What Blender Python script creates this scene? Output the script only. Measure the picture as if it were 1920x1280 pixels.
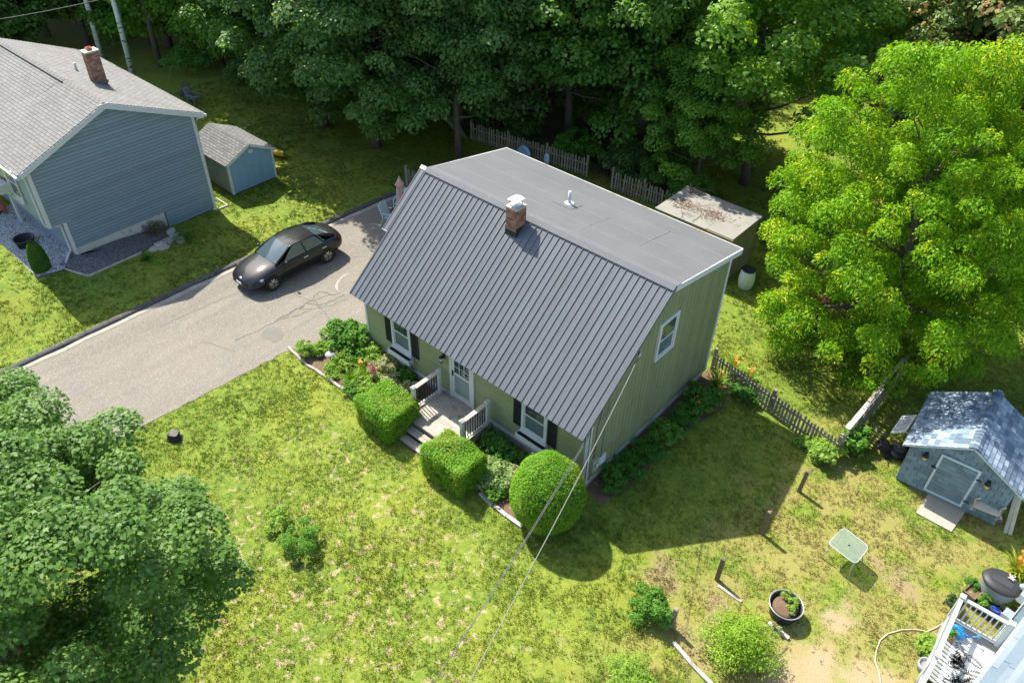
import bpy, math, random
import numpy as np
from mathutils import Vector, Matrix

for o in list(bpy.data.objects): bpy.data.objects.remove(o, do_unlink=True)
SC = bpy.context.scene
COL = SC.collection
R = math.radians

# ------------------------------------------------------------ camera
CP = np.array([18.398, -13.4056, 19.1717]); YAW, PIT, ROL, FPX = 0.7086, 0.7007, 0.0262, 1479.75
FW = np.array([-math.sin(YAW)*math.cos(PIT), math.cos(YAW)*math.cos(PIT), -math.sin(PIT)])
RT0 = np.array([math.cos(YAW), math.sin(YAW), 0.0]); UP0 = np.cross(RT0, FW)
RT = math.cos(ROL)*RT0 + math.sin(ROL)*UP0; UP = -math.sin(ROL)*RT0 + math.cos(ROL)*UP0
cam = bpy.data.objects.new('camera', bpy.data.cameras.new('camera'))
COL.objects.link(cam)
m = Matrix.Identity(4)
for i in range(3):
    m[i][0], m[i][1], m[i][2], m[i][3] = RT[i], UP[i], -FW[i], CP[i]
cam.matrix_world = m
cam.data.sensor_width = 36; cam.data.lens = FPX/1920*36
cam.data.clip_end = 600; cam.data.clip_start = .1
SC.camera = cam
# ------------------------------------------------------------ sky and sun
SUN_AZ, SUN_EL = R(-11.5), R(50.5)          # heading of the shadows, height of the sun
w = bpy.data.worlds.new('World'); SC.world = w; w.use_nodes = True
nt = w.node_tree; bg = nt.nodes['Background']
sky = nt.nodes.new('ShaderNodeTexSky'); sky.sky_type = 'NISHITA'; sky.sun_disc = False
sky.sun_elevation = SUN_EL
sdir = (-math.cos(SUN_AZ), -math.sin(SUN_AZ))
sky.sun_rotation = math.atan2(sdir[0], sdir[1])
sky.air_density = 1.0; sky.dust_density = 1.5; sky.ozone_density = 1.0
nt.links.new(sky.outputs[0], bg.inputs[0]); bg.inputs[1].default_value = 0.15
sl = bpy.data.lights.new('sun', 'SUN'); sl.energy = 5.0; sl.angle = R(.55); sl.color = (1, .955, .87)
sun = bpy.data.objects.new('sun', sl); COL.objects.link(sun)
ld = Vector((math.cos(SUN_AZ)*math.cos(SUN_EL), math.sin(SUN_AZ)*math.cos(SUN_EL), -math.sin(SUN_EL)))
sun.rotation_euler = ld.to_track_quat('-Z', 'Y').to_euler(); sun.location = (-20, 4, 30)
vs = SC.view_settings
vs.view_transform = 'Standard'; vs.look = 'None'; vs.gamma = 1; vs.use_curve_mapping = False
vs.exposure = 1.12
SC.cycles.max_bounces = 12; SC.cycles.diffuse_bounces = 7; SC.cycles.transmission_bounces = 8; SC.cycles.transparent_max_bounces = 8

# ------------------------------------------------------------ pixel helpers (photo 1920 x 1280)
def ray(px, py): return FW*FPX + RT*(px-960) - UP*(py-640)
def G(px, py, z=0.0):
    d = ray(px, py); return CP + d*(z-CP[2])/d[2]
def ONX(px, py, x):
    d = ray(px, py); return CP + d*(x-CP[0])/d[0]
def ONY(px, py, y):
    d = ray(px, py); return CP + d*(y-CP[1])/d[1]
def project(P):
    d = np.asarray(P, float)-CP; z = d@FW
    return 960+FPX*(d@RT)/z, 640-FPX*(d@UP)/z, z
def sm(t):
    t = np.clip(t, 0, 1); return t*t*(3-2*t)
def hgt(x, y):                                # gentle rise towards the blue house's front yard
    return .5*sm((-9.3-x)/3.2)*sm((.8-y)/4.5)
def GZ(px, py):
    z = 0
    for _ in range(6):
        p = G(px, py, z); z = float(hgt(p[0], p[1]))
    return np.array([p[0], p[1], z])

# ------------------------------------------------------------ scene helpers
ORG = {}
def empty(name, loc=(0,0,0), rz=0, local=False):
    o = bpy.data.objects.new(name, None); o.empty_display_size = .2
    COL.objects.link(o); o.location = Vector([float(v) for v in loc]); o.rotation_euler = (0,0,rz)
    ORG[o] = Vector((0,0,0)) if (local or rz) else Vector([float(v) for v in loc])
    return o
def tag(o, label=None, cat=None, group=None, kind=None):
    if label: o['label'] = label
    if cat: o['category'] = cat
    if group: o['group'] = group
    if kind: o['kind'] = kind
    return o
def thing(name, label, cat, loc=(0,0,0), rz=0, group=None, local=False):
    return tag(empty(name, loc, rz, local), label, cat, group)
def link(name, me, parent=None, mat=None, loc=None, rot=None):
    o = bpy.data.objects.new(name, me); COL.objects.link(o)
    if mat is not None and len(me.materials) == 0: me.materials.append(mat)
    if parent is not None:
        o.parent = parent; ORG[o] = ORG[parent]
    else: ORG[o] = Vector((0,0,0))
    if loc is not None: o.location = Vector([float(v) for v in loc]) - (ORG[parent] if parent else Vector((0,0,0)))
    if rot is not None: o.rotation_euler = rot
    return o
class Fr:                                    # a frame: origin and three axes
    def __init__(s, o, u, v, n): s.o, s.u, s.v, s.n = [np.array(a, float) for a in (o,u,v,n)]
    def p(s, a, b, c=0.0): return s.o + s.u*a + s.v*b + s.n*c
WORLD = Fr((0,0,0),(1,0,0),(0,1,0),(0,0,1))
class MB:
    def __init__(s): s.v, s.f, s.sm = [], [], []
    def add(s, vs, fs, smooth=False):
        k = len(s.v); s.v += [tuple(float(c) for c in q) for q in vs]
        s.f += [tuple(k+i for i in f) for f in fs]; s.sm += [smooth]*len(fs); return s
    def box(s, x0,y0,z0,x1,y1,z1, fr=WORLD):
        P = [fr.p(x,y,z) for z in (z0,z1) for y in (y0,y1) for x in (x0,x1)]
        return s.add(P, [(0,2,3,1),(4,5,7,6),(0,1,5,4),(2,6,7,3),(0,4,6,2),(1,3,7,5)])
    def prism(s, poly, n0, n1, fr=WORLD):        # polygon in u,v pushed along n
        k = len(poly); P = [fr.p(a,b,n0) for a,b in poly]+[fr.p(a,b,n1) for a,b in poly]
        return s.add(P, [tuple(range(k))[::-1], tuple(range(k,2*k))]+[(i,(i+1)%k,k+(i+1)%k,k+i) for i in range(k)])
    def tube(s, pts, r, n=6, cap=True):
        pts = [np.array(p, float) for p in pts]; k = len(pts)
        rs = r if hasattr(r,'__len__') else [r]*k
        P = []
        for i,p in enumerate(pts):
            t = pts[min(i+1,k-1)]-pts[max(i-1,0)]; t = t/(np.linalg.norm(t)+1e-9)
            a = np.cross(t,(0,0,1)) if abs(t[2])<.95 else np.cross(t,(1,0,0)); a /= np.linalg.norm(a); b = np.cross(t,a)
            for j in range(n):
                th = 2*math.pi*j/n; P.append(p+rs[i]*(a*math.cos(th)+b*math.sin(th)))
        F = [(i*n+j, i*n+(j+1)%n, (i+1)*n+(j+1)%n, (i+1)*n+j) for i in range(k-1) for j in range(n)]
        s.add(P, F, n>4)
        if cap: s.f += [tuple(len(s.v)-len(P)+j for j in range(n))[::-1], tuple(len(s.v)-n+j for j in range(n))]; s.sm += [False]*2
        return s
    def beam(s, a, b, w, h, up=(0,0,1)):        # rectangular bar between two points
        a, b = np.array(a,float), np.array(b,float); t = b-a; L = np.linalg.norm(t); t /= L
        sd = np.cross(t, up); 
        if np.linalg.norm(sd)<1e-4: sd = np.cross(t,(1,0,0))
        sd /= np.linalg.norm(sd); u = np.cross(sd, t)
        return s.box(0,-w/2,-h/2,L,w/2,h/2, Fr(a,t,sd,u))
    def lathe(s, prof, c=(0,0,0), n=20, sx=1, sy=1, cap=True):
        P = []
        for r,z in prof:
            for j in range(n):
                th = 2*math.pi*j/n; P.append((c[0]+r*sx*math.cos(th), c[1]+r*sy*math.sin(th), c[2]+z))
        k = len(prof); F = [(i*n+j, i*n+(j+1)%n, (i+1)*n+(j+1)%n, (i+1)*n+j) for i in range(k-1) for j in range(n)]
        s.add(P, F, True)
        if cap:
            b = len(s.v)-len(P); s.f += [tuple(b+j for j in range(n))[::-1], tuple(len(s.v)-n+j for j in range(n))]; s.sm += [False]*2
        return s
    def grid(s, rows, smooth=True, close=False):
        k, n = len(rows), len(rows[0]); P = [p for r in rows for p in r]
        F = [(i*n+j, i*n+(j+1)%n, (i+1)*n+(j+1)%n, (i+1)*n+j) for i in range(k-1) for j in range(n if close else n-1)]
        return s.add(P, F, smooth)
    def mesh(s, name, org=Vector((0,0,0))):
        me = bpy.data.meshes.new(name)
        me.from_pydata([(x-org[0],y-org[1],z-org[2]) for x,y,z in s.v], [], s.f)
        if any(s.sm): me.polygons.foreach_set('use_smooth', s.sm)
        me.update(); return me
    def build(s, name, mat, parent=None, smooth=None):
        if smooth: s.sm = [True]*len(s.f)
        me = s.mesh(name, ORG[parent] if parent else Vector((0,0,0)))
        return link(name, me, parent, mat)
def box(name, mat, parent, *a, fr=WORLD): return MB().box(*a, fr=fr).build(name, mat, parent)
def clip(poly, a, b, c):                       # keep a*u+b*v<=c
    out = []
    for i,p in enumerate(poly):
        r = poly[(i+1)%len(poly)]; dp, dr = a*p[0]+b*p[1]-c, a*r[0]+b*r[1]-c
        if dp <= 0: out.append(p)
        if dp*dr < 0:
            t = dp/(dp-dr); out.append((p[0]+(r[0]-p[0])*t, p[1]+(r[1]-p[1])*t))
    return out
def area(poly): return abs(sum(p[0]*r[1]-r[0]*p[1] for p,r in zip(poly, poly[1:]+poly[:1])))/2

# ------------------------------------------------------------ materials
class NT:
    def __init__(s, name):
        s.m = bpy.data.materials.new(name); s.m.use_nodes = True; s.t = s.m.node_tree; s.t.nodes.clear()
        s.out = s.t.nodes.new('ShaderNodeOutputMaterial')
    def n(s, typ, _p=None, **kw):
        nd = s.t.nodes.new('ShaderNode'+typ)
        for k,v in (_p or {}).items(): setattr(nd, k, v)
        for k,v in kw.items():
            key = int(k[1:]) if k[0]=='i' and k[1:].isdigit() else k.replace('_',' ')
            if isinstance(v, bpy.types.NodeSocket): s.t.links.new(v, nd.inputs[key])
            else: nd.inputs[key].default_value = v
        return nd
    def math(s, op, a, b=0.0, c=None, cl=False):
        nd = s.n('Math', dict(operation=op, use_clamp=cl), i0=a, i1=b)
        if c is not None: s.t.links.new(c, nd.inputs[2]) if isinstance(c, bpy.types.NodeSocket) else setattr(nd.inputs[2],'default_value',c)
        return nd.outputs[0]
    def mix(s, f, a, b, mode='MIX'):
        nd = s.n('MixRGB', dict(blend_type=mode), Fac=f, Color1=a, Color2=b); return nd.outputs[0]
    def noise(s, vec, scale, detail=3, rough=.55, dist=0.0):
        return s.n('TexNoise', Vector=vec, Scale=scale, Detail=detail, Roughness=rough, Distortion=dist).outputs[0]
    def ramp(s, f, lo, hi):
        return s.n('MapRange', dict(interpolation_type='SMOOTHSTEP'), Value=f, i1=lo, i2=hi).outputs[0]
    def pos(s): return s.n('NewGeometry').outputs['Position']
    def rnd(s):
        a = s.n('NewGeometry').outputs['Random Per Island']; b = s.n('ObjectInfo').outputs['Random']
        return s.math('FRACT', s.math('ADD', a, b))
    def bump(s, h, strength=.3, dist=.02): return s.n('Bump', Strength=strength, Distance=dist, Height=h).outputs[0]
    def surf(s, sh): s.t.links.new(sh, s.out.inputs[0]); return s.m
def c4(c): return (c[0],c[1],c[2],1)
MATS = {}
def paint(name, col, rough=.6, var=.12, scale=3.0, spec=.3, metal=0.0, bump=0.0, bscale=60, rvar=0.0, dirt=None, fine=.06, coat=0.0):
    """a plain painted or natural surface with uneven tone, grain and wear"""
    if name in MATS: return MATS[name]
    t = NT(name); P = t.pos()
    n1 = t.noise(P, scale, 4); n2 = t.noise(P, scale*14, 3)
    v = t.math('ADD', t.math('MULTIPLY', t.math('SUBTRACT', n1, .5), var*2.4), t.math('MULTIPLY', t.math('SUBTRACT', n2, .5), fine*3))
    if rvar: v = t.math('ADD', v, t.math('MULTIPLY', t.math('SUBTRACT', t.rnd(), .5), rvar*2))
    v = t.math('ADD', v, 1.0)
    c = t.n('VectorMath', dict(operation='SCALE'), i0=col, Scale=v).outputs[0]
    if dirt: c = t.mix(t.ramp(t.noise(P, dirt[1], 5, .65), dirt[2], dirt[2]+.14), c, c4(dirt[0]))
    kw = {}
    if bump: kw['Normal'] = t.bump(t.noise(P, bscale, 4), bump)
    b = t.n('BsdfPrincipled', Base_Color=c, Roughness=t.math('ADD', rough-.06, t.math('MULTIPLY', n1, .12)), Metallic=metal, **{'Specular_IOR_Level':spec,'Coat_Weight':coat}, **kw)
    MATS[name] = t.surf(b.outputs[0]); return MATS[name]
def leafm(name, ca, cb, cc=None, trans=.35, rough=.6, spec=.18, patch=.25):
    """foliage: per-leaf colour between two greens, some leaves of a third colour, light shining through"""
    if name in MATS: return MATS[name]
    t = NT(name); r = t.n('NewGeometry').outputs['Random Per Island']; P = t.pos()
    n = t.noise(P, .55, 3)
    f = t.math('ADD', t.math('MULTIPLY', r, .75), t.math('MULTIPLY', t.math('SUBTRACT', n, .5), patch*6), cl=True)
    c = t.mix(f, c4(ca), c4(cb))
    if cc is not None:
        k = t.math('MULTIPLY', t.ramp(t.noise(P, .8, 3), .5, .62), t.ramp(r, .35, .6))
        c = t.mix(k, c, c4(cc))
    b = t.n('BsdfPrincipled', Base_Color=c, Roughness=rough, **{'Specular_IOR_Level':spec})
    tc = t.n('HueSaturation', Hue=.49, Saturation=1.15, Value=1.25, Color=c).outputs[0]
    tr = t.n('BsdfTranslucent', Color=tc)
    MATS[name] = t.surf(t.n('MixShader', Fac=trans, i1=b.outputs[0], i2=tr.outputs[0]).outputs[0]); return MATS[name]
def glassm(name, col=(.02,.03,.035), rough=.04, spec=.6, coat=0.0):
    if name in MATS: return MATS[name]
    t = NT(name); P = t.pos()
    b = t.n('BsdfPrincipled', Base_Color=t.mix(t.noise(P,1.7,2), c4(col), c4([v*1.8 for v in col])), Roughness=rough, **{'Specular_IOR_Level':spec,'Coat_Weight':coat})
    MATS[name] = t.surf(b.outputs[0]); return MATS[name]

# ------------------------------------------------------------ ground materials
def lawn_colour(t):
    P = t.pos(); sx = t.n('SeparateXYZ', Vector=P); X, Y = sx.outputs[0], sx.outputs[1]
    big = t.noise(P, .22, 3); mid = t.noise(P, 1.1, 4, .6); fine = t.noise(P, 5.5, 4, .65, .6); tiny = t.noise(P, 30, 2)
    c = t.mix(t.ramp(big, .38, .62), c4((.110,.168,.021)), c4((.186,.220,.028)))
    c = t.mix(t.math('MULTIPLY', t.ramp(mid, .47, .62), .75), c, c4((.125,.19,.023)))
    c = t.mix(t.math('MULTIPLY', t.ramp(fine, .46, .64), .7), c, c4((.245,.275,.038)))
    c = t.mix(t.math('MULTIPLY', t.ramp(tiny, .54, .72), .35), c, c4((.095,.145,.02)))
    # dry, yellow side yard
    dry = t.math('MULTIPLY', t.ramp(X, 12.6, 15.2), t.ramp(Y, 12, 6))
    dn = t.ramp(t.noise(P, .9, 4, .6), .36, .58)
    c = t.mix(t.math('MULTIPLY', t.math('MULTIPLY', dry, dn), .8), c, c4((.27,.225,.075)))
    # bare sandy spots in the front lawn
    front = t.math('MULTIPLY', t.ramp(Y, -2.6, -4.4), t.math('MULTIPLY', t.ramp(X, -.5, 3.0), t.ramp(X, 13.5, 10.5)))
    sp = t.noise(P, 3.4, 5, .62, .5)
    bald = t.math('MULTIPLY', t.ramp(sp, .555, .625), t.ramp(t.noise(P, .3, 2), .36, .50))
    c = t.mix(t.math('MULTIPLY', bald, front), c, c4((.35,.285,.155)))
    sp2 = t.math('MULTIPLY', t.ramp(t.noise(P, 3.3, 4, .6, .5), .64, .72), .5)
    c = t.mix(t.math('MULTIPLY', sp2, t.ramp(X, -11, -8)), c, c4((.36,.29,.13)))
    # worn bare earth by the lower house
    def blob(x, y, r0, r1, sc=1.0):
        d = t.n('VectorMath', dict(operation='DISTANCE'), i0=P, i1=(x,y,0)).outputs['Value']
        d = t.math('ADD', d, t.math('MULTIPLY', t.math('SUBTRACT', t.noise(P, 1.3, 5, .65), .5), 2.6))
        return t.ramp(d, r1, r0)
    for px,py,r0,r1 in ((1530,1245,.1,1.25),(1575,1165,.05,.8),(1640,1290,.1,1.2),(1500,1310,.3,1.5)):
        g = G(px,py); c = t.mix(blob(g[0],g[1],r0,r1), c, c4((.345,.26,.15)))
    for px,py,r1 in ((1690,1090,.8),(1350,1150,.7),(1640,1055,.25),(1240,1080,.9),(1310,1200,1.0)):
        g = G(px,py); c = t.mix(t.math('MULTIPLY', blob(g[0],g[1],.1,r1), .75), c, c4((.27,.195,.11)))
    # leaf litter under the woods
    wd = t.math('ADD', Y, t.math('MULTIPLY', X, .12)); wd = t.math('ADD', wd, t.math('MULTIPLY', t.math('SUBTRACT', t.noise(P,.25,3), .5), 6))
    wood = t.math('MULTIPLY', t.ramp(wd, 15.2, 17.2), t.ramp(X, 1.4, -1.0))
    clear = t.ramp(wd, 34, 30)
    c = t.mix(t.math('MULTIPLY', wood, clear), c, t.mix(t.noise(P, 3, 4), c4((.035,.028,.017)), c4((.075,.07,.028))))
    return c, fine, tiny
def lawnm(name, blades=False):
    t = NT(name); c, fine, tiny = lawn_colour(t)
    if blades:
        r = t.n('NewGeometry').outputs['Random Per Island']
        c = t.n('VectorMath', dict(operation='SCALE'), i0=c, Scale=t.math('ADD', .95, t.math('MULTIPLY', r, .6))).outputs[0]
        b = t.n('BsdfPrincipled', Base_Color=c, Roughness=.6, **{'Specular_IOR_Level':.25})
        tr = t.n('BsdfTranslucent', Color=c)
        return t.surf(t.n('MixShader', Fac=.45, i1=b.outputs[0], i2=tr.outputs[0]).outputs[0])
    b = t.n('BsdfPrincipled', Base_Color=t.mix(.10, c, c4((.05,.07,.015))), Roughness=.9, Normal=t.bump(t.math('ADD', fine, tiny), .5, .05), **{'Specular_IOR_Level':.15})
    return t.surf(b.outputs[0])
def asphalt(name):
    t = NT(name); P = t.pos(); st = t.n('Mapping', Vector=P, Scale=(1,.22,1)).outputs[0]
    c = t.mix(t.noise(st, 1.1, 4, .6), c4((.125,.11,.086)), c4((.225,.196,.155)))
    c = t.mix(t.math('MULTIPLY', t.ramp(t.noise(P, .8, 5, .65), .5, .68), .55), c, c4((.14,.135,.12)))
    c = t.mix(t.math('MULTIPLY', t.ramp(t.noise(P, 9, 5, .7), .48, .66), .30), c, c4((.115,.107,.092)))
    c = t.mix(t.math('MULTIPLY', t.ramp(t.noise(t.n('Mapping', Vector=P, Scale=(1,.06,1)).outputs[0], 1.6, 3), .52, .66), .30), c, c4((.115,.105,.09)))
    c = t.mix(t.math('MULTIPLY', t.ramp(t.noise(P, 28, 3), .5, .68), .5), c, c4((.36,.33,.275)))
    c = t.mix(t.math('MULTIPLY', t.ramp(t.noise(P, 45, 2), .58, .72), .6), c, c4((.16,.15,.13)))
    b = t.n('BsdfPrincipled', Base_Color=c, Roughness=.88, Normal=t.bump(t.noise(P, 70, 3), .35, .01), **{'Specular_IOR_Level':.25})
    return t.surf(b.outputs[0])
def gravelm(name, ca, cb, scale=22):
    t = NT(name); P = t.pos(); v = t.n('TexVoronoi', Vector=P, Scale=scale)
    c = t.mix(v.outputs['Color'], c4(ca), c4(cb)); c = t.mix(t.ramp(v.outputs['Distance'], .3, .75), c, c4((.06,.055,.05)))
    c = t.mix(t.ramp(t.noise(P, 2.2, 4), .58, .72), c, c4((.10,.085,.06)))
    b = t.n('BsdfPrincipled', Base_Color=c, Roughness=.85, Normal=t.bump(v.outputs['Distance'], 1.0, .03))
    return t.surf(b.outputs[0])
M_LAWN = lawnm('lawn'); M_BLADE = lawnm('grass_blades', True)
M_ASPH = asphalt('old_asphalt')
M_BERM = paint('berm_asphalt', (.075,.07,.066), .9, .3, 2.5, dirt=((.16,.15,.12),6,.55))
M_CONC = paint('concrete', (.46,.44,.39), .85, .18, 2.0, bump=.2, dirt=((.24,.22,.18),2.5,.56))
M_KERB = paint('kerb_edge', (.29,.26,.21), .85, .25, 2.0, dirt=((.17,.23,.18),3,.52))
M_CRACK = paint('crack_tar', (.115,.108,.096), .85, .3, 5)
M_SOIL = paint('soil', (.13,.085,.05), .95, .3, 3, bump=.5, bscale=30, dirt=((.25,.18,.12),5,.55), fine=.15)
M_WHITE = paint('white_trim', (.52,.53,.515), .5, .06, 1.5, dirt=((.42,.42,.38),7,.66))
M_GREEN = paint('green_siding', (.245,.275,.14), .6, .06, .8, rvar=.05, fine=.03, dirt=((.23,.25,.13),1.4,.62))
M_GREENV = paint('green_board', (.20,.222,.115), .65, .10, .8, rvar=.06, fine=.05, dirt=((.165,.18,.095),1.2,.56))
def metal_roof(name):
    t = NT(name); P = t.pos(); st = t.n('Mapping', Vector=P, Scale=(5,.35,.35)).outputs[0]
    a = t.noise(st, 1.2, 4, .6); b = t.noise(P, .6, 3)
    v = t.math('ADD', .78, t.math('ADD', t.math('MULTIPLY', a, .26), t.math('MULTIPLY', b, .2))); v = t.math('ADD', v, t.math('MULTIPLY', t.math('SUBTRACT', t.n('ObjectInfo').outputs['Random'], .5), .12))
    c = t.n('VectorMath', dict(operation='SCALE'), i0=(.090,.101,.110), Scale=v).outputs[0]
    c = t.mix(t.math('MULTIPLY', t.ramp(t.noise(P, 3.5, 5, .7), .6, .75), .35), c, c4((.19,.19,.18)))
    s_ = t.n('BsdfPrincipled', Base_Color=c, Roughness=t.math('ADD', .36, t.math('MULTIPLY', a, .25)), Normal=t.bump(t.noise(t.n('Mapping', Vector=P, Scale=(3,.6,.6)).outputs[0], 1.5, 2), .15, .02), **{'Specular_IOR_Level':.5}); return t.surf(s_.outputs[0])
M_METAL = metal_roof('charcoal_metal')
M_MEMB = paint('roof_membrane', (.102,.104,.104), .8, .16, .7, rvar=.05, dirt=((.122,.112,.108),1.6,.56), fine=.06)
M_SEAM = paint('flashing', (.115,.12,.124), .6, .15, 1.5, dirt=((.17,.165,.16),3,.6))
M_BLACK = paint('black_paint', (.018,.019,.022), .5, .2, 3)
M_BRICK = paint('brick', (.27,.135,.085), .85, .2, 6, rvar=.38, bump=.3, dirt=((.44,.37,.30),7,.60))
M_MORT = paint('mortar', (.40,.36,.30), .9, .15, 6)
M_GALV = paint('galvanised', (.55,.58,.60), .35, .08, 4, spec=.5, metal=.7)
M_WOOD = paint('bleached_wood', (.37,.32,.26), .8, .22, 2.2, rvar=.16, dirt=((.19,.16,.125),4,.55), fine=.14)
M_GREYW = paint('grey_fence_wood', (.235,.205,.165), .85, .25, 3, rvar=.22, dirt=((.15,.145,.10),5,.55), fine=.15)
M_DARKW = paint('dark_post_wood', (.16,.115,.08), .85, .25, 3, rvar=.1, fine=.15)
M_GLASS = glassm('window_glass', (.022,.035,.045)); M_GLASS2 = glassm('screen_glass', (.06,.085,.10), .2, .4)

# ------------------------------------------------------------ the ground
def ground():
    xs = np.unique(np.concatenate([np.linspace(-200,-40,9), np.arange(-40,30,.7), np.linspace(30,200,9)]))
    ys = np.unique(np.concatenate([np.linspace(-200,-24,9), np.arange(-24,40,.7), np.linspace(40,300,14)]))
    rs = np.random.RandomState(3)
    XX, YY = np.meshgrid(xs, ys); ZZ = hgt(XX, YY)
    far = (YY>17); ZZ = ZZ + far*rs.uniform(-.05,.06,ZZ.shape)
    mb = MB(); mb.grid([[(XX[i,j],YY[i,j],ZZ[i,j]) for j in range(len(xs))] for i in range(len(ys))])
    tag(mb.build('ground', M_LAWN), kind='structure')
ground()
def sheet(name, poly, z, mat, parent=None, kind='structure', follow=False):
    mb = MB(); mb.add([(p[0],p[1], z+(hgt(p[0],p[1]) if follow else 0)) for p in poly], [tuple(range(len(poly)))])
    o = mb.build(name, mat, parent)
    if kind and parent is None: o['kind'] = kind
    return o
rng = random.Random(5)
# driveway: wavy lawn-side edge, worn into the grass
dp = []
for i in range(61):
    y = -22 + i*.33
    dp.append((-2.48+.065*(y+8.9)*.9+.05*rng.uniform(-1,1)-(.4*max(0,-13-y))*.2, y))
edge_r = [p for p in dp if p[1] < -2.05]
drive_poly = edge_r + [(-1.95,-1.9),(-1.2,-.9),(-.35,-.45),(-.12,-.3),(-.12,8.3),(-1.4,9.2),(-7.3,9.2),(-7.52,7.9),(-7.72,4),(-7.95,-3),(-8.02,-9),(-8.1,-22)]
drive = sheet('driveway', drive_poly, .012, M_ASPH)
# asphalt berm and pale edge along the left side
kx = [(-22,-8.1),(-16,-8.06),(-9,-8.02),(-3,-7.95),(.5,-7.85),(4,-7.72),(7.9,-7.52),(9.2,-7.3)]
def along(y): return np.interp(y, [k[0] for k in kx], [k[1] for k in kx])
mb = MB(); rows = []
for y in np.arange(-22, 9.21, .4):
    x = along(y); j = .02*math.sin(y*3.1)+.015*rng.uniform(-1,1)
    rows.append([(x+.05+j,y,.008),(x+.01+j,y,.035),(x-.17+j,y,.04),(x-.19+j,y,.03)])
tag(mb.grid(rows, False).build('kerb_edge', M_KERB), kind='structure')
kerb = tag(empty('kerb', (0,0,0)), kind='structure')
yy = -22
while yy < 9.2:
    L = .9; mb = MB(); rows = []
    for y in np.linspace(yy+.008, min(yy+L-.008,9.2), 4):
        x = along(y)-.195
        rows.append([(x,y,.0),(x-.02,y,.075),(x-.12,y,.125+.01*rng.random()),(x-.26,y,.11),(x-.36,y,.04),(x-.38,y,-.02)])
    o = mb.grid(rows, True).build('kerb_section', M_BERM, kerb); yy += L
# cracks, an old patch and a pale ring on the driveway
def strip(name, pix, wid, mat, z=.017, parent=drive, seed=0):
    rr = random.Random(seed); P = []
    for i in range(len(pix)-1):
        for k in range(4):
            f = k/4; P.append((pix[i][0]*(1-f)+pix[i+1][0]*f+rr.uniform(-2.2,2.2), pix[i][1]*(1-f)+pix[i+1][1]*f+rr.uniform(-1.6,1.6)))
    P.append(pix[-1]); W = [G(a,b,z) for a,b in P]; mb = MB(); rows = []
    for i,p in enumerate(W):
        t = W[min(i+1,len(W)-1)]-W[max(i-1,0)]; n = np.array([-t[1],t[0],0]); n /= np.linalg.norm(n)+1e-9
        k = wid*(.45+.9*rr.random()); rows.append([p-n*k/2, p+n*k/2])
    return mb.grid(rows, False).build(name, mat, parent)
strip('crack', [(442,637),(500,612),(540,590),(575,568),(610,556),(640,549)], .045, M_CRACK, seed=1)
strip('crack', [(545,545),(560,556),(590,565),(612,590)], .04, M_CRACK, .018, seed=2)
strip('crack', [(575,568),(600,572),(625,562),(645,552)], .05, M_CRACK, .019, seed=3)
strip('crack', [(520,600),(545,584),(570,574)], .035, M_CRACK, .020, seed=4)
strip('crack', [(655,478),(672,482),(690,480)], .03, M_CRACK, .017, seed=5)
strip('crack', [(585,560),(600,545),(622,552)], .03, M_CRACK, .021, seed=6)
strip('crack', [(560,580),(590,578),(620,572),(650,560)], .03, M_CRACK, .0175, seed=11)
strip('crack', [(530,598),(560,590),(585,580)], .03, M_CRACK, .0185, seed=12)
strip('crack', [(612,590),(622,602),(630,612)], .03, M_CRACK, .0195, seed=13)
strip('crack', [(380,640),(410,648),(440,660)], .02, M_CRACK, .0175, seed=14)
strip('crack', [(470,540),(430,556),(380,575),(300,612)], .03, M_CRACK, .017, seed=7)
M_PATCH = paint('patch_asphalt', (.15,.138,.118), .9, .2, 4); M_CHALK = paint('pale_ring', (.31,.285,.24), .9, .2, 3)
g = G(512,627); rr = random.Random(8)
sheet('asphalt_patch', [(g[0]+.52*math.cos(a)*(1+.15*rr.uniform(-1,1)), g[1]+.36*math.sin(a)*(1+.2*rr.uniform(-1,1))) for a in np.linspace(0,2*math.pi,22)[:-1]], .018, M_PATCH, drive)
g = G(664,532); mb = MB(); rows = []
for a in np.linspace(0,2*math.pi,41):
    k = (.06*max(0,math.sin(a*1.5+2.4))+.012)*(.4+.9*rr.random()); r0 = .72*(1+.05*math.sin(3*a))
    rows.append([(g[0]+(r0-k)*math.cos(a), g[1]+(r0-k)*math.sin(a), .019), (g[0]+(r0+k)*math.cos(a), g[1]+(r0+k)*math.sin(a), .019)])
mb.grid(rows, False).build('pale_ring', M_CHALK, drive)

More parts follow.
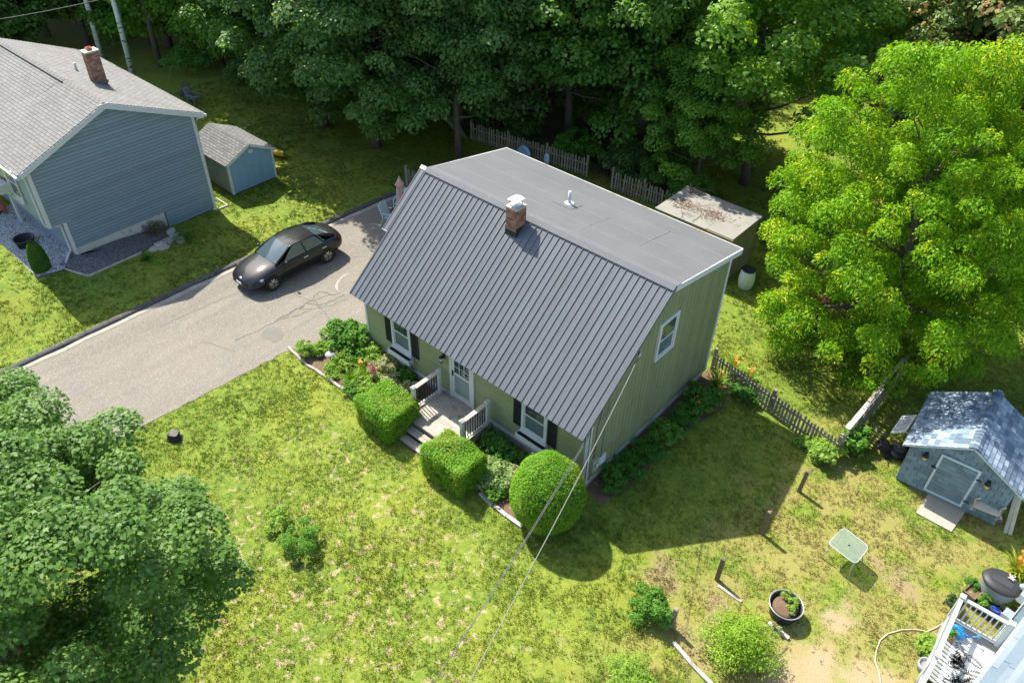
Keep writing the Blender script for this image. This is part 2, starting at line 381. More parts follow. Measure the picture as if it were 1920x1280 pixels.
# ------------------------------------------------------------ windows
def window(parent, fr, w, h, name='window', trim=.09, sill=True, split=.5, glass=None, label=None):
    """double-hung window on a wall; fr origin = lower left corner of the glass opening, n = outwards"""
    mb = MB(); T = trim
    for a in ((-T,-T,0,w+T,0),(-T,h,0,w+T,h+T),(-T,0,0,0,h),(w,0,0,w+T,h)):
        mb.box(a[0],a[1],.002,a[3],a[4],.065, fr=fr)
    wn = mb.build(name, M_WHITE, parent)
    if label: wn['label'] = label
    hm = h*split
    mb = MB(); s = .05
    for z0,z1,n0,n1 in ((0,hm+.02,.012,.030),(hm-.02,h,.032,.050)):
        mb.box(0,z0,n0,w,z0+s,n1,fr=fr); mb.box(0,z1-s,n0,w,z1,n1,fr=fr); mb.box(0,z0+s,n0,s,z1-s,n1,fr=fr); mb.box(w-s,z0+s,n0,w,z1-s,n1,fr=fr)
    mb.build('sash', M_WHITE, wn)
    MB().box(s,s,.014,w-s,hm+.02-s,.019,fr=fr).build('pane', glass or M_GLASS2, wn)
    MB().box(s,hm-.02+s,.034,w-s,h-s,.039,fr=fr).build('pane', M_GLASS, wn)
    if sill: MB().box(-T-.03,-T-.05,.002,w+T+.03,-T,.12,fr=fr).build('sill', M_WHITE, wn)
    return wn
def clapboards(parent, mat, fr, poly, course, holes=(), t0=.006, t1=.022, name='clapboard', gap=.008, under=None):
    """lapped boards: each course one board (split by openings), thicker at its lower edge"""
    u0, u1 = min(p[0] for p in poly), max(p[0] for p in poly); v0, v1 = min(p[1] for p in poly), max(p[1] for p in poly)
    if under is not None: MB().prism(poly, .0002, .003, fr).build('lap_shadow', under, parent)  # dark sheet seen through the gaps, painting the shadow line under each lap
    v = v0
    while v < v1-.01:
        vt = min(v+course, v1)
        segs = [(u0,u1)]
        for (a,b,c,d) in holes:
            if v < d-.01 and vt > b+.01:
                segs = [s for (x,y) in segs for s in ((x,min(y,a)),(max(x,c),y)) if s[1]-s[0] > .02]
        for (a,b) in segs:
            pg = [(a,v+gap),(b,v+gap),(b,vt),(a,vt)]
            for half in poly_half(poly): pg = clip(pg, *half) if pg else pg
            if len(pg) < 3 or area(pg) < .002: continue
            k = len(pg); P = [fr.p(x,y,0) for x,y in pg]+[fr.p(x,y,t1+(t0-t1)*(y-v)/course) for x,y in pg]
            MB().add(P, [tuple(range(k))[::-1], tuple(range(k,2*k))]+[(i,(i+1)%k,k+(i+1)%k,k+i) for i in range(k)]).build(name, mat, parent)
        v = vt
def poly_half(poly):
    ar = sum(p[0]*r[1]-r[0]*p[1] for p,r in zip(poly, poly[1:]+poly[:1])); s = 1 if ar > 0 else -1
    out = []
    for p,r in zip(poly, poly[1:]+poly[:1]):
        dx, dy = r[0]-p[0], r[1]-p[1]; a, b = s*dy, -s*dx; out.append((a,b,a*p[0]+b*p[1]))
    return out
def brick_chimney(parent, x0,y0,z0,x1,y1,z1, cut=None, bl=.2, bh=.062, j=.011):
    box('mortar', M_MORT, parent, x0+.012,y0+.012,z0,x1-.012,y1-.012,z1)
    meshes = {}
    z = z0; row = 0
    while z+bh < z1+.01:
        for side in range(4):
            Ln = (x1-x0) if side%2==0 else (y1-y0)
            nb = max(1, round(Ln/(bl+j))); 
            off = (.5 if row%2 else 0); cuts = [0]+[(k+off)*Ln/nb for k in range(nb+1) if 0 < (k+off)*Ln/nb < Ln-.01]+[Ln]
            cuts = sorted(set(round(c,4) for c in cuts))
            for a,b in zip(cuts, cuts[1:]):
                if b-a < .03: continue
                l = round(b-a-j,3)
                if l not in meshes: meshes[l] = MB().box(-l/2,-.02,0,l/2,.02,bh).mesh('brick'); meshes[l].materials.append(M_BRICK)
                c = (a+b)/2; e = .019+rng.uniform(-.003,.004)
                pos, rz = [((x0+c,y0+e,z),0),((x1-e,y0+c,z),R(90)),((x1-c,y1-e,z),0),((x0+e,y1-c,z),R(90))][side]
                if cut and pos[2] < cut(pos[0],pos[1]): continue
                link('brick', meshes[l], parent, None, pos, (0,0,rz))
        z += bh+j; row += 1
    return z

# ------------------------------------------------------------ the green house
L, D, OY, ZE, YK, ZK, ZR, OB, OX = 9.95, 7.09, .50, 2.77, 3.43, 6.03, 5.31, .45, .10
S1 = (ZK-ZE)/(YK+OY); S2 = (ZR-ZK)/(D+OB-YK)
def zroof(y): return ZE+S1*(y+OY) if y < YK else ZK+S2*(y-YK)
house = thing('green_house', 'olive green house with charcoal ribbed metal roof and brick chimney', 'house', (L/2,D/2,0))
# core walls
prof = [(0,.30),(D,.30),(D,zroof(D)-.2),(YK,ZK-.2),(0,zroof(0)-.2)]
FX = Fr((0,0,0),(0,1,0),(0,0,1),(1,0,0))
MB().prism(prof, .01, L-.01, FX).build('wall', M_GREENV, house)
fnd = box('foundation', M_CONC, house, .04,.04,-.15,L-.04,D-.04,.32)
# front: clapboards with openings
front = Fr((0,0,0),(1,0,0),(0,0,1),(0,-1,0))
W1, W2, DR = (1.52,1.12,2.30,2.42), (7.52,1.12,8.36,2.42), (4.37,.45,5.27,2.52)
def grow(r,t): return (r[0]-t,r[1]-t,r[2]+t,r[3]+t)
zt = zroof(0)-.12
clapboards(house, M_GREEN, front, [(.09,.45),(L-.09,.45),(L-.09,zt),(.09,zt)], .115, t0=.010, t1=.016, gap=.014, under=paint('dark_lap_shadow',(.05,.06,.03),.9,.2,3), holes=[grow(W1,.06),grow(W2,.06),grow(DR,.06)])  # dark green sheet in the gaps stands in for lap shadows
for r in (W1,W2):
    fr = Fr(front.p(r[0],r[1],.012),(1,0,0),(0,0,1),(0,-1,0)); window(house, fr, r[2]-r[0], r[3]-r[1], label=None)
    for s in (0,1):
        a = r[0]-.44 if s==0 else r[2]+.10
        mb = MB(); f2 = Fr(front.p(a,r[1]-.06,.024),(1,0,0),(0,0,1),(0,-1,0)); h = r[3]-r[1]+.1; wd = .34
        mb.box(0,0,0,wd,h,.012,fr=f2)
        for b in ((0,0,.05,h),(wd-.05,0,wd,h),(.05,0,wd-.05,.06),(.05,h-.06,wd-.05,h),(.05,h/2-.03,wd-.05,h/2+.03)): mb.box(b[0],b[1],.0121,b[2],b[3],.03,fr=f2)
        sh = mb.build('shutter', M_BLACK, house)
        mb = MB(); z = .08
        while z < h-.1:
            if abs(z+.02-h/2) > .06: mb.box(.05,z,.0122,wd-.05,z+.025,.024,fr=f2)
            z += .045
        mb.build('louver', M_BLACK, sh)
    # window box
    f3 = Fr(front.p(r[0]-.16,r[1]-.36,.03),(1,0,0),(0,0,1),(0,-1,0)); wd = r[2]-r[0]+.32; mb = MB()
    mb.box(0,0,0,wd,.02,.24,fr=f3); mb.box(0,.02,.22,wd,.2,.24,fr=f3); mb.box(0,.02,0,wd,.2,.02,fr=f3); mb.box(0,.02,.02,.02,.2,.22,fr=f3); mb.box(wd-.02,.02,.02,wd,.2,.22,fr=f3)
    bx = mb.build('window_box', M_WHITE, house)
    MB().box(.02,.02,.02,wd-.02,.14,.22,fr=f3).build('liner', M_BLACK, bx)
    for k in (.2,.5,.8): MB().prism([(.0,0),(0,-.16),(.17,0)],-.02,.02,Fr(f3.p(wd*k,0,0),(0,-1,0),(0,0,1),(1,0,0))).build('bracket', M_WHITE, bx)
# front door with storm door
a,b,c_,d_ = DR; mb = MB(); T = .1
mb.box(a-T,b-.03,.002,a,d_+T,.07,fr=front); mb.box(c_,b-.03,.002,c_+T,d_+T,.07,fr=front); mb.box(a,d_,.002,c_,d_+T,.07,fr=front)
fd = mb.build('front_door', M_WHITE, house)
mb = MB(); w_ = c_-a
for q in ((0,0,.11,2.07),(w_-.11,0,w_,2.07),(.11,0,w_-.11,.22),(.11,1.95,w_-.11,2.07),(.11,1.06,w_-.11,1.14)): mb.box(a+q[0],b+q[1],.02,a+q[2],b+q[3],.055,fr=front)
mb.build('storm_door', M_WHITE, fd)
M_STORM = glassm('storm_glass', (.16,.19,.18), .08, .6)
MB().box(a+.11,b+.22,.028,c_-.11,b+1.06,.034,fr=front).build('pane', M_STORM, fd)
MB().box(a+.11,b+1.14,.028,c_-.11,b+1.95,.034,fr=front).build('pane', M_GLASS, fd)
mb = MB()
for k in (1,2): mb.box(a+.11+k*(w_-.22)/3-.012,b+1.14,.035,a+.11+k*(w_-.22)/3+.012,b+1.95,.048,fr=front)
for k in (1,2): mb.box(a+.11,b+1.14+k*.27-.012,.035,c_-.11,b+1.14+k*.27+.012,.044,fr=front)
mb.build('muntin', M_WHITE, fd)
MB().box(a+.04,b+.98,.056,a+.075,b+1.2,.10,fr=front).build('door_handle', M_BLACK, fd)
# trim
mb = MB(); mb.box(-.005,.30,-.02,.09,zt,.028,fr=front).build('corner_board', M_WHITE, house)
MB().box(L-.09,.30,-.02,L+.03,zt,.028,fr=front).build('corner_board', M_WHITE, house)
MB().box(.092,.30,.0,L-.092,.448,.024,fr=front).build('base_board', M_WHITE, house)
side = Fr((L,0,0),(0,1,0),(0,0,1),(1,0,0))
# gable wall of vertical boards
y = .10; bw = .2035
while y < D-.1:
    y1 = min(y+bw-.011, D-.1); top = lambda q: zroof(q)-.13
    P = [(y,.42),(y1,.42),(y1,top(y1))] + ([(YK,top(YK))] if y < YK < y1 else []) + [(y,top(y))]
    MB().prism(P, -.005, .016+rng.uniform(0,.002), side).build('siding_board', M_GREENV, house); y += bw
MB().prism([(-.03,.30),(.10-.004,.30),(.10-.004,zroof(.1)-.14),(-.03,zroof(-.03)-.14)], .001, .03, side).build('corner_board', M_WHITE, house)
MB().prism([(D-.097,.30),(D+.03,.30),(D+.03,zroof(D)-.16),(D-.097,zroof(D-.1)-.16)], .001, .03, side).build('corner_board', M_WHITE, house)
M_PALE = paint('pale_base', (.50,.55,.52), .6, .15, 2, dirt=((.34,.36,.31),3,.55))
box('base_board', M_PALE, house, L-.002,.10,.30,L+.022,D-.1,.418)
lf = Fr((0,0,0),(0,1,0),(0,0,1),(-1,0,0))
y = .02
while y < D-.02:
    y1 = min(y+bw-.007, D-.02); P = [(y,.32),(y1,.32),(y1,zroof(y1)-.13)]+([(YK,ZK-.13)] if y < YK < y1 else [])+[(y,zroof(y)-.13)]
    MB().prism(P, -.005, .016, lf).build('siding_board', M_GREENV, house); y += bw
window(house, Fr(side.p(3.13,3.44,.014),(0,1,0),(0,0,1),(1,0,0)), .86, 1.26, sill=False)
# roof slabs
sl = math.hypot(YK+OY, ZK-ZE); uS = np.array([0,(YK+OY)/sl,(ZK-ZE)/sl]); nS = np.array([0,-uS[2],uS[1]])
RF = Fr((-OX,-OY,ZE),(1,0,0),uS,nS); RW = L+2*OX
MB().box(0,.0,-.12,RW,sl-.05,-.012,fr=RF).build('roof_deck', M_WHITE, house)
MB().box(-.012,-.012,-.13,RW+.012,.0,-.004,fr=RF).build('drip_edge', M_METAL, house)
for s in (-1,1):
    q = 0 if s<0 else RW; MB().box(min(q,q+s*.02),-.01,-.1,max(q,q+s*.02),sl,.012,fr=RF).build('rake_trim', M_METAL, house)
NP = 44; pw = RW/NP
mb = MB(); xs = [0,.004,.017,.033,.046, pw*.42,pw*.46,pw*.50,pw*.54, pw*.68,pw*.72,pw*.76,pw*.80, pw-.0005]; zs = [0,0,.03,.03,0,0,.004,.004,0,0,.004,.004,0,0]
rows = [[(x, v, z) for x,z in zip(xs,zs)] for v in (0,sl-.02)]
mb.grid(rows, False); k = len(xs)
panel = mb.mesh('roof_panel'); panel.materials.append(M_METAL)
Rm = Matrix(((1,0,0),(0,uS[1],nS[1]),(0,uS[2],nS[2]))).to_euler()
for i in range(NP): link('roof_panel', panel, house, None, RF.p(i*pw,-.03,-.010), Rm)
# side bay roof strip beyond the left gable
MB().box(-.34,1.92*1.3,-.10,-.02,sl-.12,-.05,fr=RF).build('side_roof', M_METAL, house)
for q in (-.30,-.10): MB().box(q-.012,1.92*1.3,-.05,q+.012,sl-.12,-.03,fr=RF).build('roof_rib', M_METAL, house)
MB().box(-.345,1.92*1.3-.02,-.115,-.015,1.92*1.3,-.045,fr=RF).build('fascia', M_WHITE, house)
MB().box(-.345,sl-.12,-.12,-.02,sl+.02,-.03,fr=RF).build('fascia', M_WHITE, house)
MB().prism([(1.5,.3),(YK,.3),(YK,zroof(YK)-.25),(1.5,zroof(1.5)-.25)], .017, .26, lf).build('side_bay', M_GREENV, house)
# low rear roof: rolls of membrane
sb = math.hypot(D+OB-YK, ZR-ZK); uB = np.array([0,(D+OB-YK)/sb,(ZR-ZK)/sb]); nB = np.array([0,-uB[2],uB[1]])
RB = Fr((-OX,YK,ZK),(1,0,0),uB,nB)
MB().box(.01,.06,-.16,RW-.01,sb-.02,-.012,fr=RB).build('roof_deck', M_WHITE, house)
v = .0; zz = .0
for k,wd in enumerate((1.02,.98,1.0,sb-3.0+.03)):
    MB().box(0,v,-.01+zz,RW*(.5 if k<0 else 1),v+wd+.05,zz,fr=RB).build('membrane_roll', M_MEMB, house); v += wd; zz -= .0035
    if k in (0,1,2):
        MB().box(0,v-.012+.05,zz+.0035,RW,v+.012+.05,zz+.0062,fr=RB).build('seam', paint('seam_tar',(.16,.16,.16),.7,.3,4), house)
for (a,b,q,w) in ((6.2,.35,2.3,.02),(3.4,.4,1.3,.02),(8.0,1.4,3.2,.02)): MB().box(a,b,.0006,a+w,q,.004,fr=RB).build('seam', paint('seam_tar',(.16,.16,.16),.7,.3,4), house)
M_RUST = paint('rusty_edge', (.42,.22,.10), .8, .3, 4)
MB().box(-.02,sb-.03,-.13,RW+.02,sb+.012,.012,fr=RB).build('drip_edge', paint('aluminium_edge',(.55,.52,.46),.5,.2,3,dirt=((.42,.24,.12),2,.52)), house)
MB().box(RW-.01,.04,-.2,RW+.03,sb+.03,-.006,fr=RB).build('rake_board', M_WHITE, house)
MB().box(-.03,.04,-.2,.01,sb+.03,-.006,fr=RB).build('rake_board', M_WHITE, house)
# flashing over the knee
mb = MB(); mb.box(-.03,-.02,.001,RW+.03,.27,.012,fr=RB); mb.build('ridge_flashing', M_SEAM, house)
MB().box(-.02,sl-.17,.022,RW+.02,sl+.01,.034,fr=RF).build('ridge_flashing', M_SEAM, house)
MB().box(.0,sl-.19,.0221,RW,sl-.168,.030,fr=RF).build('ridge_edge', M_BLACK, house)
# chimney
cx0,cy0,cx1,cy1 = 4.11,2.80,4.55,3.28; cz0 = zroof(cy0)-.1
ch = empty('chimney'); ch.parent = house; ch.location = (0,0,0); ORG[ch] = ORG[house]
zt_ = brick_chimney(ch, cx0,cy0,cz0,cx1,cy1,6.45, cut=lambda x,y: zroof(y)-.05)
box('crown', M_MORT, ch, cx0-.02,cy0-.02,6.45,cx1+.02,cy1+.02,6.50)
mb = MB(); M_LEAD = paint('lead_flashing',(.03,.032,.035),.55,.2,5)
mb.box(cx0-.012,cy0-.014,cz0,cx1+.012,cy0-.002,zroof(cy0)+.17); mb.box(cx1+.002,cy0-.002,cz0,cx1+.014,cy1,zroof(cy0)+.30); mb.box(cx0-.014,cy0-.002,cz0,cx0-.002,cy1,zroof(cy0)+.30); mb.build('flashing', M_LEAD, ch)
mb = MB()
mc = ((cx0+cx1)/2,(cy0+cy1)/2)
for sx in (-1,1):
    for sy in (-1,1): mb.tube([(mc[0]+sx*.13,mc[1]+sy*.15,6.5),(mc[0]+sx*.13,mc[1]+sy*.15,6.74)],.012,5)
mb.box(mc[0]-.15,mc[1]-.17,6.5,mc[0]+.15,mc[1]+.17,6.53)
mb.grid([[(mc[0]+sx*.2*(1),mc[1]+sy*.22,6.74+.035*(1-abs(sx))-.02*(abs(sy)>.5)) for sx in (-1,-.5,0,.5,1)] for sy in (-1,0,1)])
mb.build('chimney_cap', M_GALV, ch)
# vent pipe
vp = RB.p(4.65+OX,5.36-YK+.06,0); 
mb = MB(); mb.tube([vp,vp+np.array([0,0,.46])],.05,12); vpipe = mb.build('vent_pipe', M_WHITE, house)
mb = MB(); mb.lathe([(.0,.05),(.1,.045),(.17,.02),(.19,.008)],vp,14); mb.build('pipe_boot', M_WHITE, vpipe)
MB().box(4.65+OX-.45,5.36-YK-.3,.0008,4.65+OX+.35,5.36-YK+.35,.0065,fr=RB).build('membrane_patch', M_MEMB, vpipe)
# wall lamp
lp = front.p(4.0,2.0,.02); mb = MB(); mb.box(-.05,-.09,0,.05,.09,.02,fr=Fr(lp,(1,0,0),(0,0,1),(0,-1,0))); mb.tube([lp+np.array([0,-.01,.05]),lp+np.array([0,-.1,.12]),lp+np.array([0,-.14,.06])],.014,6)
mb.lathe([(.02,.10),(.085,.05),(.085,.03)],lp+np.array([0,-.14,-.02]),8); mb.lathe([(.06,-.15),(.045,-.19),(.01,-.2)],lp+np.array([0,-.14,-.02]),8)
wl = mb.build('wall_lamp', M_BLACK, house)
MB().lathe([(.055,-.13),(.075,.02)],lp+np.array([0,-.14,-.02]),8).build('lamp_glass', glassm('lamp_glass',(.30,.29,.25),.1), wl)
# electric meter and box at the gable corner, conduits
mb = MB(); mb.box(L+.018,.18,.75,L+.14,.48,1.25); mt = mb.build('meter_box', paint('box_green',(.30,.32,.22),.5,.1,3), house)
MB().tube([(L+.14,.33,1.05),(L+.23,.33,1.05)],.075,14).build('meter', M_GALV, mt)
MB().box(L+.018,.62,.62,L+.05,.98,1.0).build('white_panel', paint('panel_grey',(.55,.57,.58),.4,.1,3), house)
mb = MB(); mb.tube([(L+.05,.33,1.25),(L+.05,.36,2.6),(L+.05,.5,3.3)],.018,6); mb.tube([(L+.04,.72,1.0),(L+.04,.75,2.2),(L+.04,.8,3.35)],.011,5); mb.tube([(L+.04,.14,.4),(L+.05,.3,.5),(L+.05,.7,.45)],.02,5); mb.build('conduit', paint('conduit_grey',(.24,.25,.2),.5,.1,3), house)
mh = np.array([L+.06,1.93,4.34]); mb = MB(); mb.tube([mh+(-.05,.1,-.2),mh+(-.02,.14,.05),mh+(.05,.05,.08),mh+(.06,-.03,-.02)],.03,8); mb.build('service_head', M_GALV, house)

# ------------------------------------------------------------ front porch
porch = thing('front_porch', 'bleached wooden stoop with white posts and black balusters at the front door', 'porch', (5,-.9,0))
dx0,dx1,dyf,dz = 3.84,6.16,-1.78,.42
n = 12; bw_ = (-.04-dyf)/n
for i in range(n): box('deck_board', M_WOOD, porch, dx0,dyf+i*bw_+.003,dz-.035,dx1,dyf+(i+1)*bw_-.004,dz+rng.uniform(0,.003))
mb = MB()
for x in (dx0,dx1-.05): mb.box(x,dyf+.05,.12,x+.05,-.06,dz-.036)
mb.box(dx0+.052,dyf+.05,.12,dx1-.052,dyf+.09,dz-.037); mb.build('joist', M_WOOD, porch)
for k,(z,y0,y1) in enumerate(((.25,-2.10,-1.80),(.10,-2.40,-2.10))):
    for b_ in range(2): box('step', M_WOOD, porch, dx0+.2,y0+b_*.148,z-.04,dx1-.5,y0+b_*.148+.142,z)
    box('riser', M_GREYW, porch, dx0+.2,y1-.03,0,dx1-.5,y1-.008,z-.042)
for x in (dx0+.05,dx1-.05):
    for y in (-1.36,-.20):
        mb = MB(); mb.box(x-.055,y-.055,dz+.003,x+.055,y+.055,1.40)
        ps = mb.build('post', M_WHITE, porch)
        MB().prism([(-.075,0),(.075,0),(.075,.03),(0,.085),(-.075,.03)],-.075,.075,Fr((x,y,1.40),(1,0,0),(0,0,1),(0,1,0))).build('post_cap', M_WHITE, ps)
    hr = MB().box(x-.075,-1.44,1.36,x+.075,-.26,1.40).build('handrail', paint('worn_rail',(.50,.40,.28),.7,.2,3,dirt=((.62,.60,.56),4,.5)), porch)
    MB().box(x-.03,-1.30,dz+.08,x+.03,-.26,dz+.13).build('bottom_rail', M_WHITE, porch)
    MB().box(x-.03,-1.30,1.30,x+.03,-.26,1.358).build('top_rail', M_WHITE, porch)
    for i in range(9): MB().box(x-.014,-1.24+i*.113,dz+.131,x+.014,-1.21+i*.113,1.30).build('baluster', M_BLACK, porch)

# ------------------------------------------------------------ shingled roofs
def shingles(parent, fr, poly, tw, th, mat, stagger=.5, jit=.0, n_single=300, name='shingle', t=.014, lap=.02):
    """tabs laid in courses on a roof plane; the ones nearest to the camera are pieces, the rest one field"""
    rr = random.Random(9); halves = poly_half(poly)
    u0,u1 = min(p[0] for p in poly),max(p[0] for p in poly); v0,v1 = min(p[1] for p in poly),max(p[1] for p in poly)
    tabs = []; v = v0; row = 0
    while v < v1:
        u = u0-tw*((row*stagger)%1)-tw*rr.random()*jit
        while u < u1:
            w = tw*(1+jit*rr.uniform(-.5,.5)); pg = [(u+.007,v),(u+w-.007,v),(u+w-.007,v+th+.02),(u+.007,v+th+.02)]
            for h in halves: pg = clip(pg,*h) if pg else pg
            if pg and len(pg) > 2 and area(pg) > tw*th*.08:
                tabs.append((pg, v, rr.uniform(.6,1.25)))
            u += w
        v += th; row += 1
    def depth(tb):
        c = fr.p(*np.mean(tb[0],0)); x,y,z = project(c)
        return z if (-60 < x < 1980 and -60 < y < 1340) else z+1000
    tabs.sort(key=depth); rest = MB(); nr = 0
    for i,(pg,v,k) in enumerate(tabs):
        hh = lambda b: .003+lap*(1-(b-v)/(th+.02))
        P = [fr.p(a,b,0) for a,b in pg]+[fr.p(a,b,hh(b)+t*.3*k) for a,b in pg]; n = len(pg)
        F = [tuple(range(n,2*n))]+[(j,(j+1)%n,n+(j+1)%n,n+j) for j in range(n)]
        if i < n_single and depth((pg,v,k)) < 900: MB().add(P,F).build(name, mat, parent)
        else: rest.add(P,F); nr += 1
    if nr: tag(rest.build('shingle_field', mat, parent), kind='stuff')
def shinglem(name, cols, rough=.9):
    t = NT(name); r = t.rnd(); P = t.pos()
    cr = t.t.nodes.new('ShaderNodeValToRGB'); cr.color_ramp.interpolation = 'CONSTANT'; t.t.links.new(r, cr.inputs[0])
    el = cr.color_ramp.elements; el[0].color = c4(cols[0]); el[1].position = 1/len(cols); el[1].color = c4(cols[1])
    for k in range(2,len(cols)): e = el.new(k/len(cols)); e.color = c4(cols[k])
    v = t.math('ADD', .8, t.math('MULTIPLY', t.noise(P, 40, 2), .4)); v = t.math('MULTIPLY', v, t.math('ADD', .82, t.math('MULTIPLY', t.noise(P, 1.2, 3), .36)))
    c = t.n('VectorMath', dict(operation='SCALE'), i0=cr.outputs[0], Scale=v).outputs[0]
    b = t.n('BsdfPrincipled', Base_Color=c, Roughness=rough, Normal=t.bump(t.noise(P,120,2),.3,.01)); return t.surf(b.outputs[0])
M_TAN = shinglem('tan_shingle', [(.152,.147,.135),(.162,.157,.144),(.142,.138,.127),(.168,.162,.148),(.155,.15,.138)])
M_GSH = shinglem('grey_shingle', [(.115,.115,.11),(.13,.128,.122),(.105,.105,.10),(.14,.137,.13)])
M_BSH = shinglem('blue_shingle', [(.16,.215,.275),(.23,.29,.35),(.115,.16,.215),(.19,.245,.30),(.28,.33,.38),(.095,.135,.185)])
M_BLUE = paint('blue_siding', (.185,.245,.275), .55, .05, .6, rvar=.09, fine=.03)
M_LAPSHADE = paint('blue_lap_shadow',(.035,.055,.065),.9,.2,3)  # painted shadow colour for the gaps between the blue boards
M_BLUE2 = paint('pale_blue_siding', (.42,.52,.56), .55, .06, 1, rvar=.04, fine=.03)
M_SBLUE = paint('shed_blue', (.165,.235,.265), .7, .12, 2, rvar=.2, fine=.05)
M_TEAL = paint('little_shed_blue', (.20,.31,.40), .6, .08, 1.5, dirt=((.20,.27,.30),2,.6))

# ------------------------------------------------------------ the blue house
X0, YU, YL, YR_, YP, ZP, SB = -12.75, -5.33, -4.76, 1.63, -1.87, 6.26, .425
def zb(y): return ZP-SB*abs(y-YP)
XF = -22.8; ZO = 2.12
bh = thing('blue_house', 'slate blue clapboard house with tan shingle roof and gravel bed along its foundation', 'house', (X0-5,YP,0))
gf = Fr((X0,0,0),(0,1,0),(0,0,1),(1,0,0))
MB().prism([(YU,ZO),(YR_,ZO),(YR_,zb(YR_)-.1),(YP,ZP-.1),(YU,zb(YU)-.1)], -.02, XF-X0+.3, Fr((X0,0,0),(0,1,0),(0,0,1),(1,0,0))).build('upper_wall', M_BLUE, bh)
box('lower_wall', M_BLUE, bh, XF+.3,YL,.5,X0-.02,YR_,ZO)
box('foundation', M_CONC, bh, XF+.35,YL+.02,-.1,X0-.004,-.72,.86)
bz = .145
gp = [(YL+.09,.86),(-.72,.86),(-.72,.05),(YR_-.1,.05),(YR_-.1,ZO),(YL+.09,ZO)]
# lower courses, then the taller overhanging storey (one set of boards per rectangle)
clapboards(bh, M_BLUE, gf, [(-.72,.06),(YR_-.1,.06),(YR_-.1,.86),(-.72,.86)], bz, t0=.010, t1=.016, gap=.016, under=M_LAPSHADE)
clapboards(bh, M_BLUE, gf, [(YL+.09,.86),(YR_-.1,.86),(YR_-.1,ZO-.01),(YL+.09,ZO-.01)], bz, t0=.010, t1=.016, gap=.016, under=M_LAPSHADE)
clapboards(bh, M_BLUE, gf, [(YU+.1,ZO),(YR_-.1,ZO),(YR_-.1,zb(YR_)-.12),(YP,ZP-.12),(YU+.1,zb(YU)-.12)], bz, t0=.010, t1=.016, gap=.016, under=M_LAPSHADE)
MB().box(-.72-.03,.06,.005,-.70-.03,.86,.035,fr=gf).build('corner_trim', M_BLACK, bh)
for (a,b,c0,c1) in ((YU-.02,YU+.098,ZO-.02,zb(YU)-.12),(YR_-.098,YR_+.02,.05,zb(YR_)-.12),(YL-.02,YL+.088,.62,ZO-.03)):
    MB().box(a,c0,-.01,b,c1,.034,fr=gf).build('corner_board', M_WHITE, bh)
bfu = Fr((0,YU,0),(1,0,0),(0,0,1),(0,-1,0)); bfl = Fr((0,YL,0),(1,0,0),(0,0,1),(0,-1,0))
MB().box(X0-.12,ZO-.02,.001,X0-.012,zb(YU)-.15,.03,fr=bfu).build('corner_board', M_WHITE, bh)
MB().box(X0-.10,.62,.001,X0-.012,ZO-.05,.03,fr=bfl).build('corner_board', M_WHITE, bh)
clapboards(bh, M_BLUE, bfu, [(XF+.4,ZO),(X0-.12,ZO),(X0-.12,zb(YU)-.2),(XF+.4,zb(YU)-.2)], bz, t0=.010, t1=.016, gap=.016, under=M_LAPSHADE)
clapboards(bh, M_BLUE, bfl, [(XF+.4,.86),(X0-.10,.86),(X0-.10,ZO-.02),(XF+.4,ZO-.02)], bz, t0=.010, t1=.016, gap=.016, under=M_LAPSHADE)
box('soffit', M_WHITE, bh, XF+.3,YU+.001,ZO-.016,X0+.03,YL+.3,ZO-.002)
for xw in (-16.35,-15.3):
    window(bh, Fr(bfu.p(xw,2.72,.025),(1,0,0),(0,0,1),(0,-1,0)), .92, 1.3, trim=.07, glass=M_GLASS)
mb = MB(); f = Fr(bfu.p(-15.85,2.78,.09),(1,0,0),(0,0,1),(0,-1,0)); mb.box(0,0,0,.5,.36,.42,fr=f); ac = mb.build('air_conditioner', paint('ac_beige',(.55,.54,.48),.5,.1,4), bh)
MB().box(.03,.03,.421,.47,.33,.428,fr=f).build('grille', M_GALV, ac)
MB().box(-17.05,.55,.001,-16.9,ZO-.03,.09,fr=Fr((0,YL-.35,0),(1,0,0),(0,0,1),(0,-1,0))).build('porch_post', M_WHITE, bh)
# roof: two slopes, ridge cap
for s,ye in ((-1,YU-.36),(1,YR_+.42)):
    run = abs(ye-YP); ln = math.hypot(run, SB*run); u = np.array([0,-s*run/ln,SB*run/ln])
    n_ = np.array([0,s*SB*run/ln,run/ln])
    fr = Fr((XF-.05 if s<0 else X0+.22, ye, ZP-SB*run), (1 if s<0 else -1,0,0), u, n_); wd = X0+.22-XF+.05
    MB().box(0,0,-.14,wd,ln,-.006,fr=fr).build('roof_deck', M_WHITE, bh)
    shingles(bh, fr, [(0,-.03),(wd,-.03),(wd,ln),(0,ln)], .34, .145, M_TAN if s<0 else M_TAN, .5, .1, 300 if s<0 else 150)
    # rake boards
    q = wd if s<0 else 0
    MB().box(min(q,q+(.03 if s<0 else -.03)),0,-.2,max(q,q+(.03 if s<0 else -.03)),ln,-.008,fr=fr).build('rake_board', M_WHITE, bh)
    MB().box(0 if s<0 else 0,-.14,-.14,wd,-.035,-.03,fr=fr).build('gutter', M_WHITE, bh)
x = X0+.2
while x > XF:
    mb = MB(); mb.grid([[(x,YP-.15,ZP-.15*SB+.022),(x,YP,ZP+.03),(x,YP+.15,ZP-.15*SB+.022)],[(x-.3,YP-.15,ZP-.15*SB+.012),(x-.3,YP,ZP+.02),(x-.3,YP+.15,ZP-.15*SB+.012)]], False)
    mb.build('ridge_shingle', M_TAN, bh); x -= .29
MB().box(X0+.19,YP-.16,ZP-.24,X0+.252,YP+.16,ZP-.02).build('rake_cap', M_WHITE, bh)
